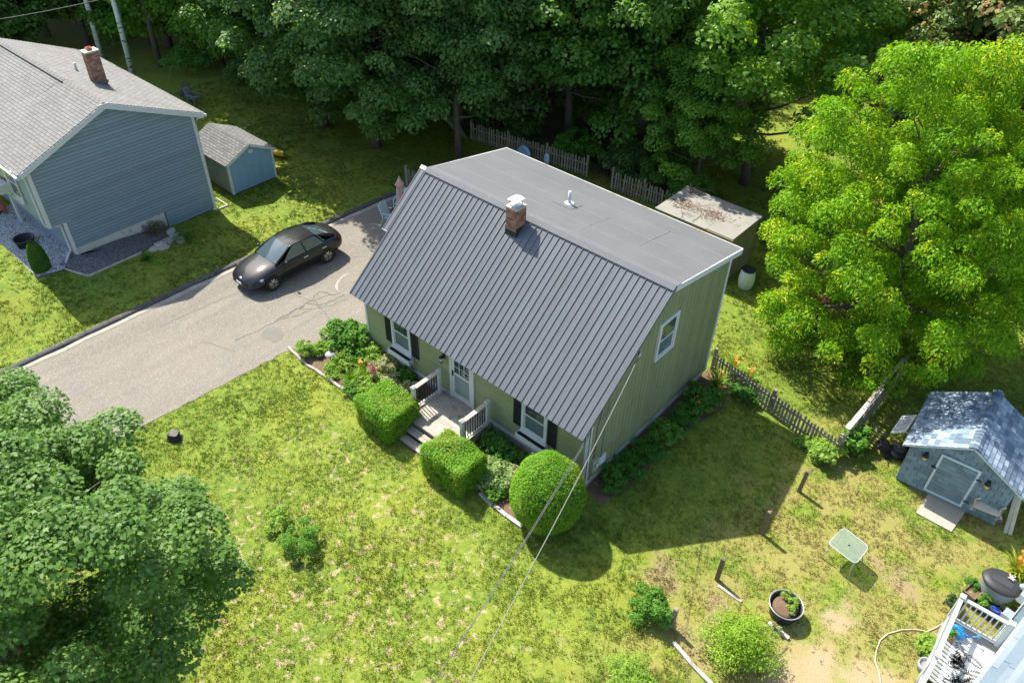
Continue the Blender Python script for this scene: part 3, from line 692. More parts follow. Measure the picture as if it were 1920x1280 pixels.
MB().box(XF+.6,YP-.16,ZP-.035,X0-2.9,YP-.12,ZP+.035).build('ridge_vent', M_BLACK, bh)
bc = empty('chimney'); bc.parent = bh; ORG[bc] = ORG[bh]
bx0,by0,bx1,by1 = -16.22,-.72,-15.84,-.18
brick_chimney(bc, bx0,by0,zb(-.1)-.2,bx1,by1,6.98, cut=lambda x,y: zb(y)-.08)
box('crown', paint('chimney_crown',(.55,.50,.42),.8,.2,4), bc, bx0-.03,by0-.03,6.99,bx1+.03,by1+.03,7.05)
mb = MB(); cc = ((bx0+bx1)/2,(by0+by1)/2)
mb.box(cc[0]-.1,cc[1]-.1,7.05,cc[0]+.1,cc[1]-.075,7.16); mb.box(cc[0]-.1,cc[1]+.075,7.05,cc[0]+.1,cc[1]+.1,7.16); mb.box(cc[0]-.1,cc[1]-.073,7.05,cc[0]-.075,cc[1]+.073,7.16); mb.box(cc[0]+.075,cc[1]-.073,7.05,cc[0]+.1,cc[1]+.073,7.16)
mb.build('flue', paint('clay_flue',(.42,.13,.07),.8,.15,5), bc)
MB().box(bx0-.03,by0-.04,zb(by0)-.1,bx1+.03,by1+.04,zb(by0)+.02).build('flashing', M_SEAM, bc)
pv = G(143,130,5.75); MB().tube([(pv[0],pv[1],zb(pv[1])-.05),(pv[0],pv[1],zb(pv[1])+.35)],.05,10).build('vent_pipe', M_WHITE, bh)
pv = G(3,186,5.0); MB().tube([(pv[0],pv[1],zb(pv[1])-.05),(pv[0],pv[1],zb(pv[1])+.4)],.05,10).build('vent_pipe', M_WHITE, bh)
# downspout with its elbows
dsx, dsy = X0-.16, YU-.09
mb = MB(); k = .045
pts = [(dsx-.15,YU-.42,4.66),(dsx-.02,YU-.36,4.5),(dsx,dsy,4.42),(dsx,dsy,2.3),(dsx,dsy+.03,2.15),(dsx,YL-.12,1.95),(dsx,YL-.09,1.85),(dsx,YL-.09,.78),(dsx+.03,YL-.2,.70),(dsx+.35,YL-.55,.55)]
mb.tube(pts,[k]*len(pts),8); mb.build('downspout', M_WHITE, bh)
mb = MB(); pts = [(X0+.14,YR_+.4,zb(YR_)-.3),(X0-.1,YR_+.2,4.3),(X0-.12,YR_+.08,4.1),(X0-.12,YR_+.08,.3)]; mb.tube(pts,.045,8).build('downspout', M_WHITE, bh)

# red-brown steps at the blue house entrance
st = GZ(5,415); rd = thing('entry_steps', 'red brown wooden entry steps with railing beside the white gravel bed', 'steps', (st[0],st[1],0))
M_RED = paint('redwood_stain', (.30,.10,.055), .7, .15, 3, rvar=.1)
for k in range(4):
    box('tread', M_RED, rd, -20.2+k*.05,-6.4+k*.28,.2+.17*k,-18.2,-6.12+k*.28,.25+.17*k)
for x in (-18.2,-19.9):
    for (y,z) in ((-6.35,1.3),(-5.3,1.95)): box('post', M_RED, rd, x-.05,y-.05,.2,x+.05,y+.05,z)
    MB().beam((x,-6.4,1.25),(x,-5.25,1.92),.12,.04).build('handrail', M_RED, rd); MB().beam((x,-6.4,.55),(x,-5.25,1.2),.04,.08).build('bottom_rail', M_RED, rd)
    for k in range(8): y = -6.25+k*.13; z = .58*(y+6.4); box('baluster', M_RED, rd, x-.018,y-.018,.55+z,x+.018,y+.018,1.24+z)

# gravel beds, edging boards, rocks
M_WGRAV = gravelm('white_gravel', (.46,.47,.48), (.29,.305,.33), 20); M_DGRAV = gravelm('dark_gravel', (.20,.19,.18), (.12,.115,.11), 22)
def gzpoly(pts, n=6):
    W = [GZ(*p)[:2] for p in pts]; out = []
    for a,b in zip(W, W[1:]+W[:1]):
        for k in range(n): out.append(tuple(a+(b-a)*k/n))
    return out
def bed(name, pts, z, mat, kind='structure'):
    """a thin bed draped over the ground"""
    P = pts; c = np.mean(P,0); mb = MB(); rows = []
    for f in np.linspace(0,1,9): rows.append([(c[0]+(p[0]-c[0])*f, c[1]+(p[1]-c[1])*f, hgt(c[0]+(p[0]-c[0])*f, c[1]+(p[1]-c[1])*f)+z) for p in P])
    return tag(mb.grid(rows, True, True).build(name, mat), kind=kind)
wg = [GZ(-30,435)[:2],GZ(0,455)[:2],GZ(70,521)[:2],GZ(122,505)[:2]]+[np.array([X0-.5,YL+.05]),np.array([-19,YL+.05])]
wgp = []
for a,b in zip(wg, wg[1:]+wg[:1]):
    for k in range(6): wgp.append(tuple(a+(b-a)*k/6))
bed('white_gravel_bed', wgp, .03, M_WGRAV)
dg = [GZ(110,498)[:2],GZ(166,519)[:2],GZ(266,475)[:2],GZ(318,440)[:2],np.array([X0+.02,-.75]),np.array([X0+.02,YL+.1]),np.array([X0-.3,YL-.05])]
dgp = []
for a,b in zip(dg, dg[1:]+dg[:1]):
    for k in range(6): dgp.append(tuple(a+(b-a)*k/6))
bed('dark_gravel_bed', dgp, .045, M_DGRAV)
rr = random.Random(12)
mb = MB()
def stones(mb, poly, n, s0, s1, rr, zoff):
    hv = poly_half(poly); xs = [p[0] for p in poly]; ys = [p[1] for p in poly]
    for _ in range(n):
        x,y = rr.uniform(min(xs),max(xs)), rr.uniform(min(ys),max(ys))
        if any(a*x+b*y > c for a,b,c in hv): continue
        s = rr.uniform(s0,s1); z = hgt(x,y)+zoff; a0 = rr.uniform(0,6)
        P = [(x+s*math.cos(a0+k*1.57)*rr.uniform(.7,1.2), y+s*math.sin(a0+k*1.57)*rr.uniform(.7,1.2), z) for k in range(4)]+[(x+rr.uniform(-.3,.3)*s, y+rr.uniform(-.3,.3)*s, z+s*rr.uniform(.6,1.1))]
        mb.add(P,[(0,1,4),(1,2,4),(2,3,4),(3,0,4)])
M_PEB = paint('white_pebble', (.44,.45,.46), .8, .1, 3, rvar=.35); M_PEB2 = paint('dark_pebble', (.17,.16,.155), .85, .1, 3, rvar=.5)
stones(mb, [tuple(p) for p in wg], 6500, .018, .04, rr, .03); tag(mb.build('white_gravel', M_PEB), 'white and grey gravel stones in front of the blue house', 'gravel', kind='stuff')
mb = MB(); stones(mb, [tuple(p) for p in dg], 6500, .016, .036, rr, .045); tag(mb.build('dark_gravel', M_PEB2), 'dark gravel stones below the blue gable wall', 'gravel', kind='stuff')
def timber(pts, label, w=.09, h=.12, mat=None, name='edging_board', z=0.0, group=None):
    W = [GZ(*p) for p in pts]; o = thing(name, label, 'edging', W[0], group=group)
    for a,b in zip(W,W[1:]): MB().beam(a+(0,0,z+h/2-.02), b+(0,0,z+h/2-.02), w, h).build('board', mat or M_GREYW, o)
M_PALEW = paint('pale_edging', (.42,.38,.32), .85, .25, 3, dirt=((.22,.2,.16),5,.5), fine=.1)
timber([(123,506),(166,519),(266,475)], 'thin pale edging board bordering the dark gravel bed', .05, .1, M_PALEW)
timber([(405,395),(427,386),(406,373)], 'small pale edging frame at the corner of the blue house', .06, .08, M_PALEW)
M_ROCK = paint('fieldstone', (.33,.295,.24), .9, .25, 4, rvar=.25, bump=.5, bscale=20)
def rock(name, label, p, r, seed, group=None, flat=.7):
    rr = random.Random(seed); mb = MB(); n = 9; rows = []
    for i,ph in enumerate(np.linspace(-.5,1.5,7)):
        cr = max(.02, math.cos(ph*.98)); rows.append([(p[0]+r*cr*math.cos(2*math.pi*j/n)*(1+.22*rr.uniform(-1,1)), p[1]+r*cr*math.sin(2*math.pi*j/n)*(1+.22*rr.uniform(-1,1)), p[2]+r*flat*math.sin(ph)*(1+.1*rr.uniform(-1,1))) for j in range(n)])
    mb.grid(rows, False, True); o = mb.build(name, M_ROCK); tag(o, label, 'rock', group); return o
for k,(px,py,r) in enumerate(((301,462,.30),(314,454,.26),(331,447,.36),(320,437,.22),(322,431,.16),(288,468,.2),(340,452,.2),(310,465,.18))):
    rock('fieldstone', 'grey brown fieldstone piled at the end of the dark gravel bed', GZ(px,py), r, 40+k, 'fieldstones by the gravel bed')
# black pot
p = GZ(50,461); pt = thing('planter_pot', 'empty black plastic pot standing on white gravel', 'pot', p)
mb = MB(); q = p; mb.lathe([(.30,0),(.38,.34),(.41,.36),(.41,.40),(.37,.40),(.33,.12),(.01,.10)], q, 22, cap=True).build('body', paint('black_plastic',(.02,.023,.024),.5,.2,4), pt)

# ------------------------------------------------------------ little blue shed
sh = thing('garden_shed', 'small light blue gabled shed with grey shingle roof beside the blue house', 'shed', (-14.7,4.1,0))
sx0,sx1,sy0,sy1,szE,szP = -16.3,-13.2,2.88,5.32,1.66,2.24; syp = 4.1
sfr = Fr((sx1,0,0),(0,1,0),(0,0,1),(1,0,0)); SS = (szP-szE)/(sy1-syp)
MB().prism([(sy0,.05),(sy1,.05),(sy1,szE),(syp,szP),(sy0,szE)], sx0-sx1, -.02, sfr).build('wall', M_TEAL, sh)
y = sy0+.1
while y < sy1-.1:
    y1 = min(y+.396, sy1-.1); zz = lambda q: szP-SS*abs(q-syp)-.05
    P = [(y,.08),(y1,.08),(y1,zz(y1))]+([(syp,zz(syp))] if y < syp < y1 else [])+[(y,zz(y))]; MB().prism(P,-.01,.004,sfr).build('wall_panel', M_TEAL, sh); y += .4
M_SHSIDE = paint('shed_side', (.23,.27,.27), .7, .1, 2)
MB().box(sx0+.05,.06,.001,sx1-.05,szE-.05,.014,fr=Fr((0,sy0,0),(1,0,0),(0,0,1),(0,-1,0))).build('wall_panel', M_SHSIDE, sh)
for y in (sy0-.02,sy1-.08): MB().box(y,.04,-.012,y+.1,szE-.02,.02,fr=sfr).build('corner_board', M_WHITE, sh)
MB().box(sx1-.1,.04,.002,sx1-.01,szE-.06,.024,fr=Fr((0,sy0,0),(1,0,0),(0,0,1),(0,-1,0))).build('corner_board', M_WHITE, sh)
MB().box(syp-.02,1.75,.005,syp+.2,1.92,.03,fr=sfr).build('gable_vent', M_WHITE, sh)
for s,ye in ((-1,sy0-.12),(1,sy1+.12)):
    run = abs(ye-syp); ln = math.hypot(run,SS*run); u = np.array([0,-s*run/ln,SS*run/ln]); n_ = np.array([0,s*SS*run/ln,run/ln])
    fr = Fr((sx0-.1 if s<0 else sx1+.12, ye, szP-SS*run),(1 if s<0 else -1,0,0),u,n_); wd = sx1+.12-sx0+.1
    MB().box(0,0,-.06,wd,ln,-.004,fr=fr).build('roof_deck', M_WHITE, sh)
    shingles(sh, fr, [(0,-.02),(wd,-.02),(wd,ln),(0,ln)], .3, .14, M_GSH, .5, .1, 150)
    q = wd if s<0 else 0; MB().box(min(q,q+(.02 if s<0 else -.02)),0,-.1,max(q,q+(.02 if s<0 else -.02)),ln,-.006,fr=fr).build('rake_board', M_WHITE, sh)
# yellow kayak end behind the shed
p = G(516,300); ky = thing('plastic_kayak', 'yellow plastic kayak lying behind the little blue shed', 'kayak', (p[0]-.8,p[1]+.2,0))
mb = MB(); rows = []
for f in np.linspace(-1,1,13):
    wv = .30*math.sqrt(max(0.002,1-f*f)); c = (p[0]-1.2+f*1.5, p[1]+.25+f*.1, .02+.10*abs(f)**3)
    rows.append([(c[0],c[1]+wv*a,c[2]+b) for a,b in ((-1,.22),(-.7,.06),(0,0),(.7,.06),(1,.22),(.6,.30),(0,.32),(-.6,.30))])
M_YEL = paint('yellow_plastic',(.62,.38,.03),.4,.1,3)
mb.grid(rows, True, True).build('hull', M_YEL, ky); mb = MB(); mb.lathe([(.2,.32),(.22,.36),(.19,.36)],(p[0]-1.2,p[1]+.25,0),14,1.7,.9).build('cockpit_rim', M_BLACK, ky)

# ------------------------------------------------------------ chairs
def slat_chair(name, label, cat, loc, rz, mat, group=None, seat_h=.42):
    """garden chair with raked slatted back and flat arms"""
    c = thing(name, label, cat, loc, rz, group, True)
    for y in (-.26,.26):
        MB().beam((.24,y,0),(.24,y,.58),.05,.05).build('leg', mat, c); MB().beam((-.26,y,0),(-.2,y,.58),.05,.05).build('leg', mat, c)
        MB().box(-.30,y-.05,.58,.32,y+.05,.605).build('armrest', mat, c)
    for k in range(5): MB().box(-.22+k*.095,-.235,seat_h-.05+.012*k,-.135+k*.095,.235,seat_h-.03+.012*k).build('seat_slat', mat, c)
    for k in range(5):
        y = -.2+k*.1; MB().beam((-.22,y,seat_h-.05),(-.42,y,1.0-.02*abs(k-2)**2),.085,.02,(0,1,0)).build('back_slat', mat, c)
    return c
M_DARKB = paint('dark_blue_plastic', (.05,.07,.10), .5, .1, 3)
for k,(px,py,rz) in enumerate(((352,190,R(-40)),(366,196,R(20)))):
    p = G(px,py); slat_chair('garden_chair', ('dark blue slatted garden chair facing its twin on the lawn beyond the blue house','grey slatted garden chair at the lawn edge beyond the blue house')[k], 'chair', (p[0],p[1],0), rz, (M_DARKB, paint('grey_plastic',(.16,.17,.18),.5,.1,3))[k])
def sling_chair(name, label, loc, rz, frame, sling, group=None):
    c = thing(name, label, 'chair', loc, rz, group, True)
    for y in (-.28,.28):
        MB().tube([(.26,y,0),(.24,y,.40),(.22,y,.62),(.15,y,.65),(-.22,y,.65)],.017,6).build('front_leg', frame, c)
        MB().tube([(-.30,y,0),(-.2,y,.40),(-.30,y,.75),(-.38,y,1.0)],.017,6).build('rear_leg', frame, c)
    MB().tube([(-.38,-.28,1.0),(-.39,0,1.02),(-.38,.28,1.0)],.017,6).build('top_bar', frame, c)
    mb = MB(); mb.grid([[(x,y,z) for y in (-.265,0,.265)] for x,z in ((.26,.43),(.1,.40),(-.18,.40))]); mb.build('seat', sling, c)
    mb = MB(); mb.grid([[(x,y,z) for y in (-.265,0,.265)] for x,z in ((-.2,.42),(-.30,.75),(-.37,.98))]); mb.build('backrest', sling, c)
    return c
M_LTBLUE = paint('blue_grey_sling', (.38,.50,.54), .7, .1, 5); M_LTFR = paint('pale_frame', (.60,.66,.68), .4, .1, 3)
p = G(722,418); sling_chair('patio_chair', 'pale blue sling patio chair with white frame turned towards the green house', (p[0]+.25,p[1]+.1,.013), R(20), M_LTFR, M_LTBLUE)
p = G(744,400); sling_chair('patio_chair', 'pale blue sling patio chair beside the folded umbrella', (p[0],p[1]+.3,.013), R(-60), M_LTFR, M_LTBLUE)
# patio table and closed umbrella
p = G(748,331,2.42); pt = thing('patio_table', 'round dark glass patio table standing below the folded umbrella', 'table', (p[0],p[1],.013))
q = ORG[pt]; mb = MB(); mb.lathe([(.50,.70),(.52,.715),(.5,.73),(.03,.73)],(q[0],q[1],0),24).build('top', glassm('dark_table_glass',(.03,.05,.05),.08), pt)
for a in range(4):
    th = a*math.pi/2+.5; MB().tube([(q[0]+.4*math.cos(th),q[1]+.4*math.sin(th),.013),(q[0]+.33*math.cos(th),q[1]+.33*math.sin(th),.70)],.018,6).build('leg', M_LTFR, pt)
um = thing('patio_umbrella', 'folded faded pink patio umbrella standing on the driveway patio', 'umbrella', (q[0],q[1],.013))
MB().tube([(q[0],q[1],.013),(q[0],q[1],2.42)],.02,8).build('pole', M_LTFR, um)
M_PINK = paint('faded_pink_cloth', (.45,.27,.25), .85, .3, 6, dirt=((.33,.30,.28),9,.52))
mb = MB(); rows = []
for z,r in ((1.05,.19),(1.12,.17),(1.4,.135),(1.7,.12),(2.0,.115),(2.05,.11)):
    rows.append([(q[0]+r*math.cos(t)*(1+.22*math.cos(6*t)), q[1]+r*math.sin(t)*(1+.22*math.cos(6*t)), z) for t in np.linspace(0,2*math.pi,24,endpoint=False)])
mb.grid(rows, True, True).build('canopy', M_PINK, um)
mb = MB(); rows = []
for z,r in ((2.03,.20),(2.08,.18),(2.3,.06),(2.38,.03)): rows.append([(q[0]+r*math.cos(t)*(1+.12*math.cos(6*t)), q[1]+r*math.sin(t)*(1+.12*math.cos(6*t)), z) for t in np.linspace(0,2*math.pi,24,endpoint=False)])
mb.grid(rows, True, True).build('vent_flap', M_PINK, um)

# ------------------------------------------------------------ picket fences
def fence(label, a, b, h=.92, sp=.13, pw=.075, posts=(), mat=None, lean=0.02, seed=0, gate=None, rails=(.22,.68), skip=()):
    rr = random.Random(seed); a, b = np.array([a[0],a[1],0.]), np.array([b[0],b[1],0.]); t = b-a; Ln = np.linalg.norm(t); t /= Ln; n = np.array([-t[1],t[0],0])
    o = thing('picket_fence', label, 'fence', a); mat = mat or M_GREYW
    for z in rails: MB().beam(a+(0,0,z), b+(0,0,z), .035, .075).build('rail', mat, o)
    s = sp*.5; i = 0
    while s < Ln-.03:
        if i not in skip:
            p = a+t*s-n*.035; hh = h*(1+.05*rr.uniform(-1,1)); l = n*rr.uniform(-lean,lean)+t*rr.uniform(-lean,lean)*1.2
            fr = Fr(p+(0,0,.05), t, np.array([0,0,1.])+l, n); w2 = pw/2
            MB().prism([(-w2,0),(w2,0),(w2,hh-.09),(0,hh-.02),(-w2,hh-.09)], -.01, .01, fr).build('picket', mat, o)
        s += sp*(1+.06*rr.uniform(-1,1)); i += 1
    k = max(1,int(round(Ln/2.2)))
    for f in np.linspace(0,1,k+1):
        p = a+t*Ln*f+n*.07; MB().box(-.05,-.05,0,.05,.05,h+.12,fr=Fr(p,t,n,(0,0,1))).build('post', mat, o)
    return o
fence('weathered grey picket fence running from the green house to the corner vine', (9.98,7.55), (15.1,6.5), .9, .135, seed=1)
f2 = fence('weathered picket fence overgrown by the bright green tree', (15.16,6.62), (15.28,11.8), .95, .135, seed=2)
MB().beam((15.10,7.0,1.03),(15.17,9.6,1.05),.16,.03).build('white_board', paint('peeling_white',(.56,.53,.47),.7,.2,4,dirt=((.3,.27,.22),5,.5)), f2)
MB().beam((15.12,8.6,1.085),(15.17,11.6,1.06),.12,.035).build('top_board', M_GREYW, f2)
M_FENCEB = paint('mossy_fence_wood', (.22,.20,.15), .85, .25, 3, rvar=.22, dirt=((.13,.14,.08),5,.52), fine=.12)
fence('grey picket fence standing behind the flat roof with blue floats on it', (-9.2,14.95), (-2.2,16.0), 1.0, .16, .085, mat=M_FENCEB, seed=3, lean=.03)
fence('grey picket fence between the lawn gap and the old plywood shed', (-.55,15.85), (3.0,16.05), 1.0, .155, .085, mat=M_FENCEB, seed=4, lean=.04)
fence('short picket fence behind the folded umbrella', G(762,352)[:2], G(762,352)[:2]+np.array([2.6,.5]), 1.05, .17, .09, mat=M_FENCEB, seed=5, lean=.03)
lean = thing('fallen_pickets', 'collapsed leaning pickets at the end of the back fence', 'fence', (-9.8,14.7,0))
for k in range(5): MB().beam((-9.5-.16*k,14.9,.02),(-10.1-.2*k,14.6,1.2-.08*k),.08,.02,(0,1,0)).build('picket', M_FENCEB, lean)
# pool floats hung on the back fence
M_FLOAT = paint('blue_vinyl',(.30,.42,.55),.4,.1,4)
p = ONY(984,286,15.15); o = thing('pool_float', 'round blue vinyl pool float propped against the back fence', 'pool float', (p[0],15.15,.4))
mb = MB(); rows = []
for a in np.linspace(0,2*math.pi,25):
    rows.append([(p[0]+(.30+.11*math.cos(b))*math.cos(a), 15.1+.10*math.sin(b), p[2]+(.30+.11*math.cos(b))*math.sin(a)) for b in np.linspace(0,2*math.pi,9)[:-1]])
mb.grid(rows,True,True).build('ring', M_FLOAT, o); mb = MB(); mb.add([(p[0]+.3*math.cos(a),15.1,p[2]+.3*math.sin(a)) for a in np.linspace(0,2*math.pi,20)[:-1]],[tuple(range(19))]).build('floor', M_FLOAT, o)
p = ONY(1026,299,15.45); o = thing('pool_float', 'small upright pale blue float strapped to a fence picket', 'pool float', (p[0],15.45,.4))
mb = MB(); mb.lathe([(.06,-.36),(.15,-.3),(.17,0),(.15,.28),(.06,.34)],(p[0],15.42,p[2]),14,1,.55).build('body', M_FLOAT, o)
mb = MB(); mb.lathe([(.176,-.03),(.176,.03)],(p[0],15.42,p[2]),14,1,.56,False).build('strap', M_WHITE, o)

# ------------------------------------------------------------ old plywood shed
os_ = thing('plywood_shed', 'old olive plywood shed with flat pale roof littered with dead branches', 'shed', (5.8,14,0))
M_PLY = paint('olive_ply', (.255,.225,.125), .8, .15, 1.5, dirt=((.16,.14,.08),2,.54)); M_OROOF = paint('weathered_roof', (.235,.225,.195), .9, .15, 1.2, dirt=((.15,.138,.115),1.6,.55), fine=.08)
ox0,ox1,oy0,oy1 = 4.15,7.55,12.62,14.75
box('wall', M_PLY, os_, ox0,oy0,0,ox1,oy1,2.16)
for k in range(3): MB().box(ox0+.02+k*1.13,.05,.001,ox0+.02+k*1.13+1.12,2.1,.014,fr=Fr((0,oy0,0),(1,0,0),(0,0,1),(0,-1,0))).build('wall_panel', M_PLY, os_)
for k in range(2): MB().box(oy0+.02+k*1.06,.05,.001,oy0+.02+k*1.06+1.05,2.1,.014,fr=Fr((ox1,0,0),(0,1,0),(0,0,1),(1,0,0))).build('wall_panel', M_PLY, os_)
for k in range(3): box('roof_sheet', M_OROOF, os_, ox0-.18+k*1.22,oy0-.22+(.06 if k==2 else 0),2.22+.002*k,min(ox0-.18+k*1.22+1.21,ox1+.12),oy1+.2,2.25+.003*k)
mb = MB(); mb.box(ox0-.15,oy0-.2,2.15,ox1+.1,oy0-.16,2.219); mb.box(ox1+.06,oy0-.15,2.15,ox1+.1,oy1+.18,2.219); mb.build('fascia', M_PLY, os_)
for k in range(3): box('vent_slot', M_BLACK, os_, 5.15+k*.12,oy0-.018,1.9,5.2+k*.12,oy0-.0142,2.05)
rr = random.Random(21); M_TWIG = paint('dead_wood', (.23,.165,.115), .9, .2, 5, rvar=.3)
def branch(mb, p, d, ln, r, lev=2):
    q = p; pts = [p]
    for k in range(4):
        d = d+np.array([rr.uniform(-.22,.22),rr.uniform(-.22,.22),0]); d /= np.linalg.norm(d); q = q+d*ln/4; q[2] = max(q[2],p[2]); pts.append(q.copy())
    mb.tube(pts, [r,r*.8,r*.6,r*.4,r*.2], 5)
    if lev:
        for k in (1,2,3): 
            e = d+np.array([rr.uniform(-.9,.9),rr.uniform(-.9,.9),rr.uniform(0,.15)]); branch(mb, pts[k].copy(), e/np.linalg.norm(e), ln*.5, r*.55, lev-1)
for k,(px,py,dx,dy,ln,r) in enumerate(((1290,370,.9,-.6,1.7,.022),(1262,385,.9,.1,1.3,.016),(1300,365,-.5,.5,.9,.014),(1310,380,.8,-.9,1.4,.025),(1275,388,.3,-.4,.8,.014),(1335,400,.8,-.2,.8,.012),(1300,352,.9,.2,.8,.014),(1345,398,-.3,-.6,.5,.01),(1290,385,1,.5,1.0,.012))):
    p = G(px,py,2.28); mb = MB(); branch(mb, p, np.array([dx,dy,0])/math.hypot(dx,dy), ln, r)
    tag(mb.build('dead_branch', M_TWIG), 'dry dead branch lying on the flat shed roof', 'branch', 'dead branches on the shed roof')
mb = MB()
for c in ((1280,380),(1340,402),(1300,358)):
    p0 = G(*c,2.262)
    for _ in range(150):
        x,y = rr.gauss(p0[0],.3), rr.gauss(p0[1],.2); s = rr.uniform(.02,.05); a = rr.uniform(0,6.3)
        if ox0 < x < ox1 and oy0 < y < oy1+.1: mb.add([(x+s*math.cos(a+k),y+s*math.sin(a+k),2.266+rr.uniform(0,.02)) for k in (0,1.2,3.1,4.3)],[(0,1,2,3)])
tag(mb.build('leaf_litter', paint('litter',(.17,.115,.085),.9,.2,4,rvar=.35)), 'brown leaf litter and twigs on the flat shed roof', 'leaf litter', kind='stuff')
p = G(1396,538); rb = thing('rain_barrel', 'white plastic rain barrel beside the old plywood shed', 'barrel', p)
mb = MB(); mb.lathe([(.26,0),(.29,.06),(.325,.3),(.33,.5),(.30,.76),(.265,.86)],p,24).build('body', paint('white_plastic',(.66,.69,.66),.45,.08,2), rb)
mb = MB(); mb.lathe([(.27,.861),(.285,.875),(.27,.90),(.24,.885),(.01,.88)],p,24).build('rim', M_BLACK, rb)

# ------------------------------------------------------------ the car (forward = +x, then turned)
def carpaint():
    t = NT('black_car_paint'); P = t.pos(); fl = t.noise(P, 400, 1)
    b = t.n('BsdfPrincipled', Base_Color=t.mix(fl, c4((.006,.0065,.008)), c4((.014,.015,.017))), Metallic=0.0, Roughness=.5, **{'Specular_IOR_Level':.08,'Coat_Weight':.8,'Coat_Roughness':.07}); return t.surf(b.outputs[0])
M_CAR = carpaint(); M_TYRE = paint('tyre_rubber',(.018,.018,.019),.8,.2,8); M_RIM = paint('rim_silver',(.62,.60,.56),.3,.05,5,spec=.6,metal=.85)
M_CGL = glassm('car_glass',(.035,.055,.06),.03,.8,coat=.3); M_LAMP = glassm('headlamp',(.30,.33,.36),.08,.7); M_RLAMP = paint('tail_lamp',(.35,.015,.015),.2,.1,4,spec=.6)
car = thing('parked_car', 'black four-door sedan with silver wheels parked on the driveway', 'car', (-6.42,1.12,.013), R(-90), None, True)
def sub(o, lv=2):
    md = o.modifiers.new('smooth','SUBSURF'); md.levels = lv; md.render_levels = lv; return o
# stations: x, half width, bottom z, shoulder z, centre-top z, shoulder in-set
ST = [(-2.34,.60,.46,.80,.90,.55),(-2.27,.76,.32,.90,.985,.62),(-2.0,.87,.26,.95,1.03,.70),(-1.5,.905,.20,.95,1.02,.74),(-.9,.905,.17,.93,.99,.76),(-.2,.90,.17,.91,.97,.76),(.5,.90,.17,.89,.97,.76),(1.0,.905,.18,.87,.985,.75),(1.5,.90,.20,.80,.905,.72),(1.95,.86,.20,.70,.80,.66),(2.22,.76,.22,.58,.68,.56),(2.34,.56,.30,.50,.58,.42)]
rows = []
for x,w_,zb_,zs,zt2,ins in ST:
    half = [(.0,zb_),(w_*.80,zb_),(w_*.97,zb_+.10),(w_,(zb_+zs)/2-.02),(w_*.985,zs-.14),(w_*.93,zs-.02),(w_*ins*1.05,zs+(zt2-zs)*.55),(w_*.45,zt2-.005),(0,zt2)]
    rows.append([(x,y,z) for y,z in half]+[(x,-y,z) for y,z in half[-2:0:-1]])
mb = MB(); mb.grid(rows, True, True)
n_ = len(rows[0]); mb.f += [tuple(range(n_))[::-1], tuple(range((len(rows)-1)*n_, len(rows)*n_))]; mb.sm += [True]*2
body = sub(mb.build('body', M_CAR, car))
# cabin: belt and roof outlines
def P3(x,y,z): return np.array([x,y,z],float)
belt = dict(wsb=(1.02,.68,.955), a=(.86,.775,.93), b=(-.35,.80,.945), c=(-1.35,.785,.96), rwb=(-1.86,.60,.985))
top = dict(ws=(.18,.50,1.385), a=(.16,.555,1.355), b=(-.30,.585,1.385), c=(-1.05,.545,1.33), rw=(-1.02,.47,1.365))
def pane(name, q, mat, bulge, parent=car, n=6):
    """curved panel through four corners: q = (bl, br, tr, tl); bulge = vector at the middle"""
    q = [np.array(v,float) for v in q]; rows = []
    for j in np.linspace(0,1,n):
        rows.append([(q[0]*(1-i)+q[1]*i)*(1-j)+(q[3]*(1-i)+q[2]*i)*j + np.array(bulge)*16*i*(1-i)*j*(1-j)*.5 + np.array(bulge)*2*i*(1-i) for i in np.linspace(0,1,n)])
    return MB().grid(rows).build(name, mat, parent)
mir = lambda p: (p[0],-p[1],p[2])
ws = pane('windshield', (belt['wsb'],mir(belt['wsb']),mir(top['ws']),top['ws']), M_CGL, (.07,0,.03))
rw = pane('rear_window', (mir(belt['rwb']),belt['rwb'],top['rw'],mir(top['rw'])), M_CGL, (-.05,0,.03))
